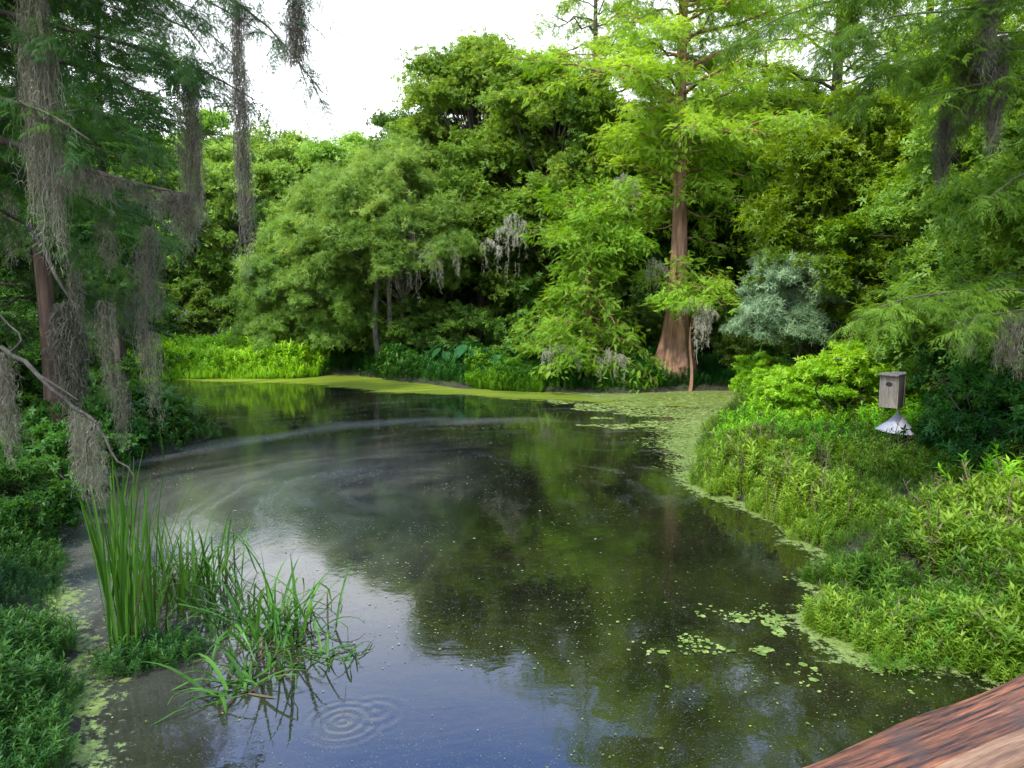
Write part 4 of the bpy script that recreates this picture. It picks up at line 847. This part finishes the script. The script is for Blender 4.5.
# --- floating leaves and duckweed
def floaters(name, label, n, mat, sampler, smin, smax, cat='duckweed', tint=.5):
    x, y = sampler(n); n = len(x); a = U(0, 2*PI, n); s = U(smin, smax, n)*np.where(rng.random(n) < .1, 1.8, 1.)
    mb = MB(); c = np.stack([x, y, np.full(n, .006)+U(0, .004, n)], 1)
    q = np.array([[1, 0], [.55, .75], [-.6, .7], [-1, 0], [-.5, -.75], [.6, -.65]])
    R = np.stack([np.cos(a), np.sin(a), -np.sin(a), np.cos(a)], 1).reshape(n, 2, 2); V = np.einsum('kj,njl->nkl', q, R)*s[:, None, None]*U(.55, 1, n)[:, None, None]
    V = np.concatenate([V + c[:, None, :2], np.repeat(c[:, None, 2:], 6, 1)], 2)
    F = np.array([[0, 1, 2, 3], [0, 3, 4, 5]])[None] + (np.arange(n)*6)[:, None, None]
    mb.add(V.reshape(-1, 3), F.reshape(-1, 4), np.repeat(tint+rng.normal(0, .2, n), 6)); o = mb.build(name, M[mat]); return tag(o, label, cat, kind='stuff')
M['pad'] = leafmat('floating_leaf', (.06, .11, .02), (.15, .22, .04), (.30, .36, .11), .1, .5)
def s_right(n):
    x = U(1, 9, n); y = U(4.6, 21, n); d = -sdf(x, y); w_ = np.interp(y, [4, 6, 8, 12, 16, 21], [1.0, .9, .5, .6, 2.2, 3.0])
    k = (d > -.1) & (rng.random(n) < np.clip(1-d/w_, 0, 1)**1.5) & (fbm(x, y, .5) > .5) & ((y > 12) | (fbm(x+5, y, 1.1) > .5)); return x[k], y[k]
floaters('duckweed', 'pale green duckweed fringing the right bank', 60000, 'pad', s_right, .012, .035)
def s_islet(n):
    c = gnd(800, 640); x = c[0]+rng.normal(.1, .55, n); y = c[1]+rng.normal(0, .26, n); k = (fbm(x, y, .28) > .5) & (sdf(x, y) < .1); return x[k], y[k]
floaters('floating_weed', 'broken mat of pale weed left of the right islet', 5200, 'pad', s_islet, .01, .03)
def s_open(n):
    x = U(-8, 6, n); y = 4.5+17*U(0, 1, n)**1.1; d = -sdf(x, y); k = (d > .1) & (rng.random(n) < np.clip(.16+.3*(x+1.5)/4, .08, .9)) & (rng.random(n) < .15+1.4*np.clip(fbm(x, y, 1.5)-.45, 0, 1)*2); return x[k], y[k]
floaters('floating_specks', 'small leaves and specks drifting on the open water', 30000, 'pad', s_open, .004, .012, 'floating leaves')
def s_pollen(n):
    x = U(-9, 5.5, n); y = 6+17*U(0, 1, n); w_ = water_attrs(x, y); d = -sdf(x, y); st = vn(w_['flow']*3.2, w_['along']*1.5+w_['across'], 1.)
    k = (d > .05) & (rng.random(n) < np.clip((st-.48)*3.2, .02, 1)*np.clip((fbm(x, y, .8)-.35)*4, .1, 1)*np.clip((2.5-x)/5, .12, 1)*np.clip((y-5)/5, .15, 1)); return x[k], y[k]
M['pollen'] = leafmat('pale_pollen', (.08, .09, .04), (.20, .21, .12), (.48, .49, .36), .1, .6)
floaters('pollen_flecks', 'pale flecks of pollen and petals drawn into long streaks on the pond', 120000, 'pollen', s_pollen, .004, .012, 'pollen')
def s_far(n):
    x = U(1, 8, n); y = U(16, 23, n); k = (sdf(x, y) < 0) & (fbm(x, y*2, 1.1) + .35*np.clip((x-1)/3, 0, 1) - .2*np.clip((20-y)/4, 0, 1) > .62); return x[k], y[k]
floaters('far_duckweed', 'yellow green floating weed near the far right corner', 16000, 'pad', s_far, .02, .06, tint=.7)

# ------------------------------------------------------------------ sky, sun, camera
SUN_EL, SUN_AZ = math.radians(52), math.radians(-140)      # azimuth from +Y, clockwise positive
sdir = vec(math.sin(SUN_AZ)*math.cos(SUN_EL), math.cos(SUN_AZ)*math.cos(SUN_EL), math.sin(SUN_EL))
w = bpy.data.worlds.new('World'); scene.world = w; w.use_nodes = True; nt = w.node_tree; nt.nodes.clear(); L = nt.links.new
out = nt.nodes.new('ShaderNodeOutputWorld'); bg = nt.nodes.new('ShaderNodeBackground'); bg.inputs[1].default_value = .15
sky = nt.nodes.new('ShaderNodeTexSky'); sky.sky_type = 'NISHITA'; sky.sun_disc = False; sky.sun_elevation = SUN_EL; sky.sun_rotation = SUN_AZ; sky.air_density = 1.; sky.dust_density = 1.5
tc = nt.nodes.new('ShaderNodeTexCoord'); sx = nt.nodes.new('ShaderNodeSeparateXYZ'); L(tc.outputs['Generated'], sx.inputs[0])
mp = nt.nodes.new('ShaderNodeMapping'); mp.inputs['Scale'].default_value = (1, 1, 2.6); L(tc.outputs['Generated'], mp.inputs[0])
nn = nt.nodes.new('ShaderNodeTexNoise'); nn.inputs['Scale'].default_value = 2.6; nn.inputs['Detail'].default_value = 6; L(mp.outputs[0], nn.inputs['Vector'])
mr = nt.nodes.new('ShaderNodeMapRange'); mr.inputs[1].default_value = .38; mr.inputs[2].default_value = .56; mr.inputs[3].default_value = 1.; mr.inputs[4].default_value = .0; L(sx.outputs[2], mr.inputs[0])
m2 = nt.nodes.new('ShaderNodeMapRange'); m2.inputs[1].default_value = .40; m2.inputs[2].default_value = .66; m2.inputs[3].default_value = 0; m2.inputs[4].default_value = .75; L(nn.outputs['Fac'], m2.inputs[0])
mm = nt.nodes.new('ShaderNodeMath'); mm.operation = 'MAXIMUM'; L(mr.outputs[0], mm.inputs[0]); L(m2.outputs[0], mm.inputs[1])
boost = nt.nodes.new('ShaderNodeMix'); boost.data_type = 'RGBA'; boost.blend_type = 'MULTIPLY'; boost.inputs[0].default_value = 1; boost.inputs[7].default_value = (3.3, 3.9, 5.7, 1); L(sky.outputs[0], boost.inputs[6])
mx = nt.nodes.new('ShaderNodeMix'); mx.data_type = 'RGBA'; L(mm.outputs[0], mx.inputs[0]); L(boost.outputs[2], mx.inputs[6]); mx.inputs[7].default_value = (14.5, 15, 15.8, 1)
L(mx.outputs[2], bg.inputs[0]); L(bg.outputs[0], out.inputs[0])
sd = bpy.data.lights.new('sun', 'SUN'); sd.energy = 4.6; sd.angle = math.radians(2.5); sd.color = (1, .95, .84)
so = bpy.data.objects.new('sun', sd); COL.objects.link(so)
from mathutils import Vector
so.rotation_euler = Vector(sdir).to_track_quat('Z', 'Y').to_euler()
cam = bpy.data.cameras.new('camera'); co = bpy.data.objects.new('camera', cam); COL.objects.link(co); scene.camera = co
cam.sensor_width = 36; cam.lens = 36*FPX/1024; cam.clip_end = 2000; cam.clip_start = .05
co.location = (0, 0, CAMZ); co.rotation_euler = (PI/2-PITCH, 0, 0)
scene.view_settings.view_transform = 'Standard'; scene.view_settings.look = 'None'; scene.view_settings.exposure = 0
cy = scene.cycles; cy.max_bounces = 6; cy.diffuse_bounces = 3; cy.glossy_bounces = 2; cy.transmission_bounces = 4; cy.transparent_max_bounces = 4
cy.use_denoising = True
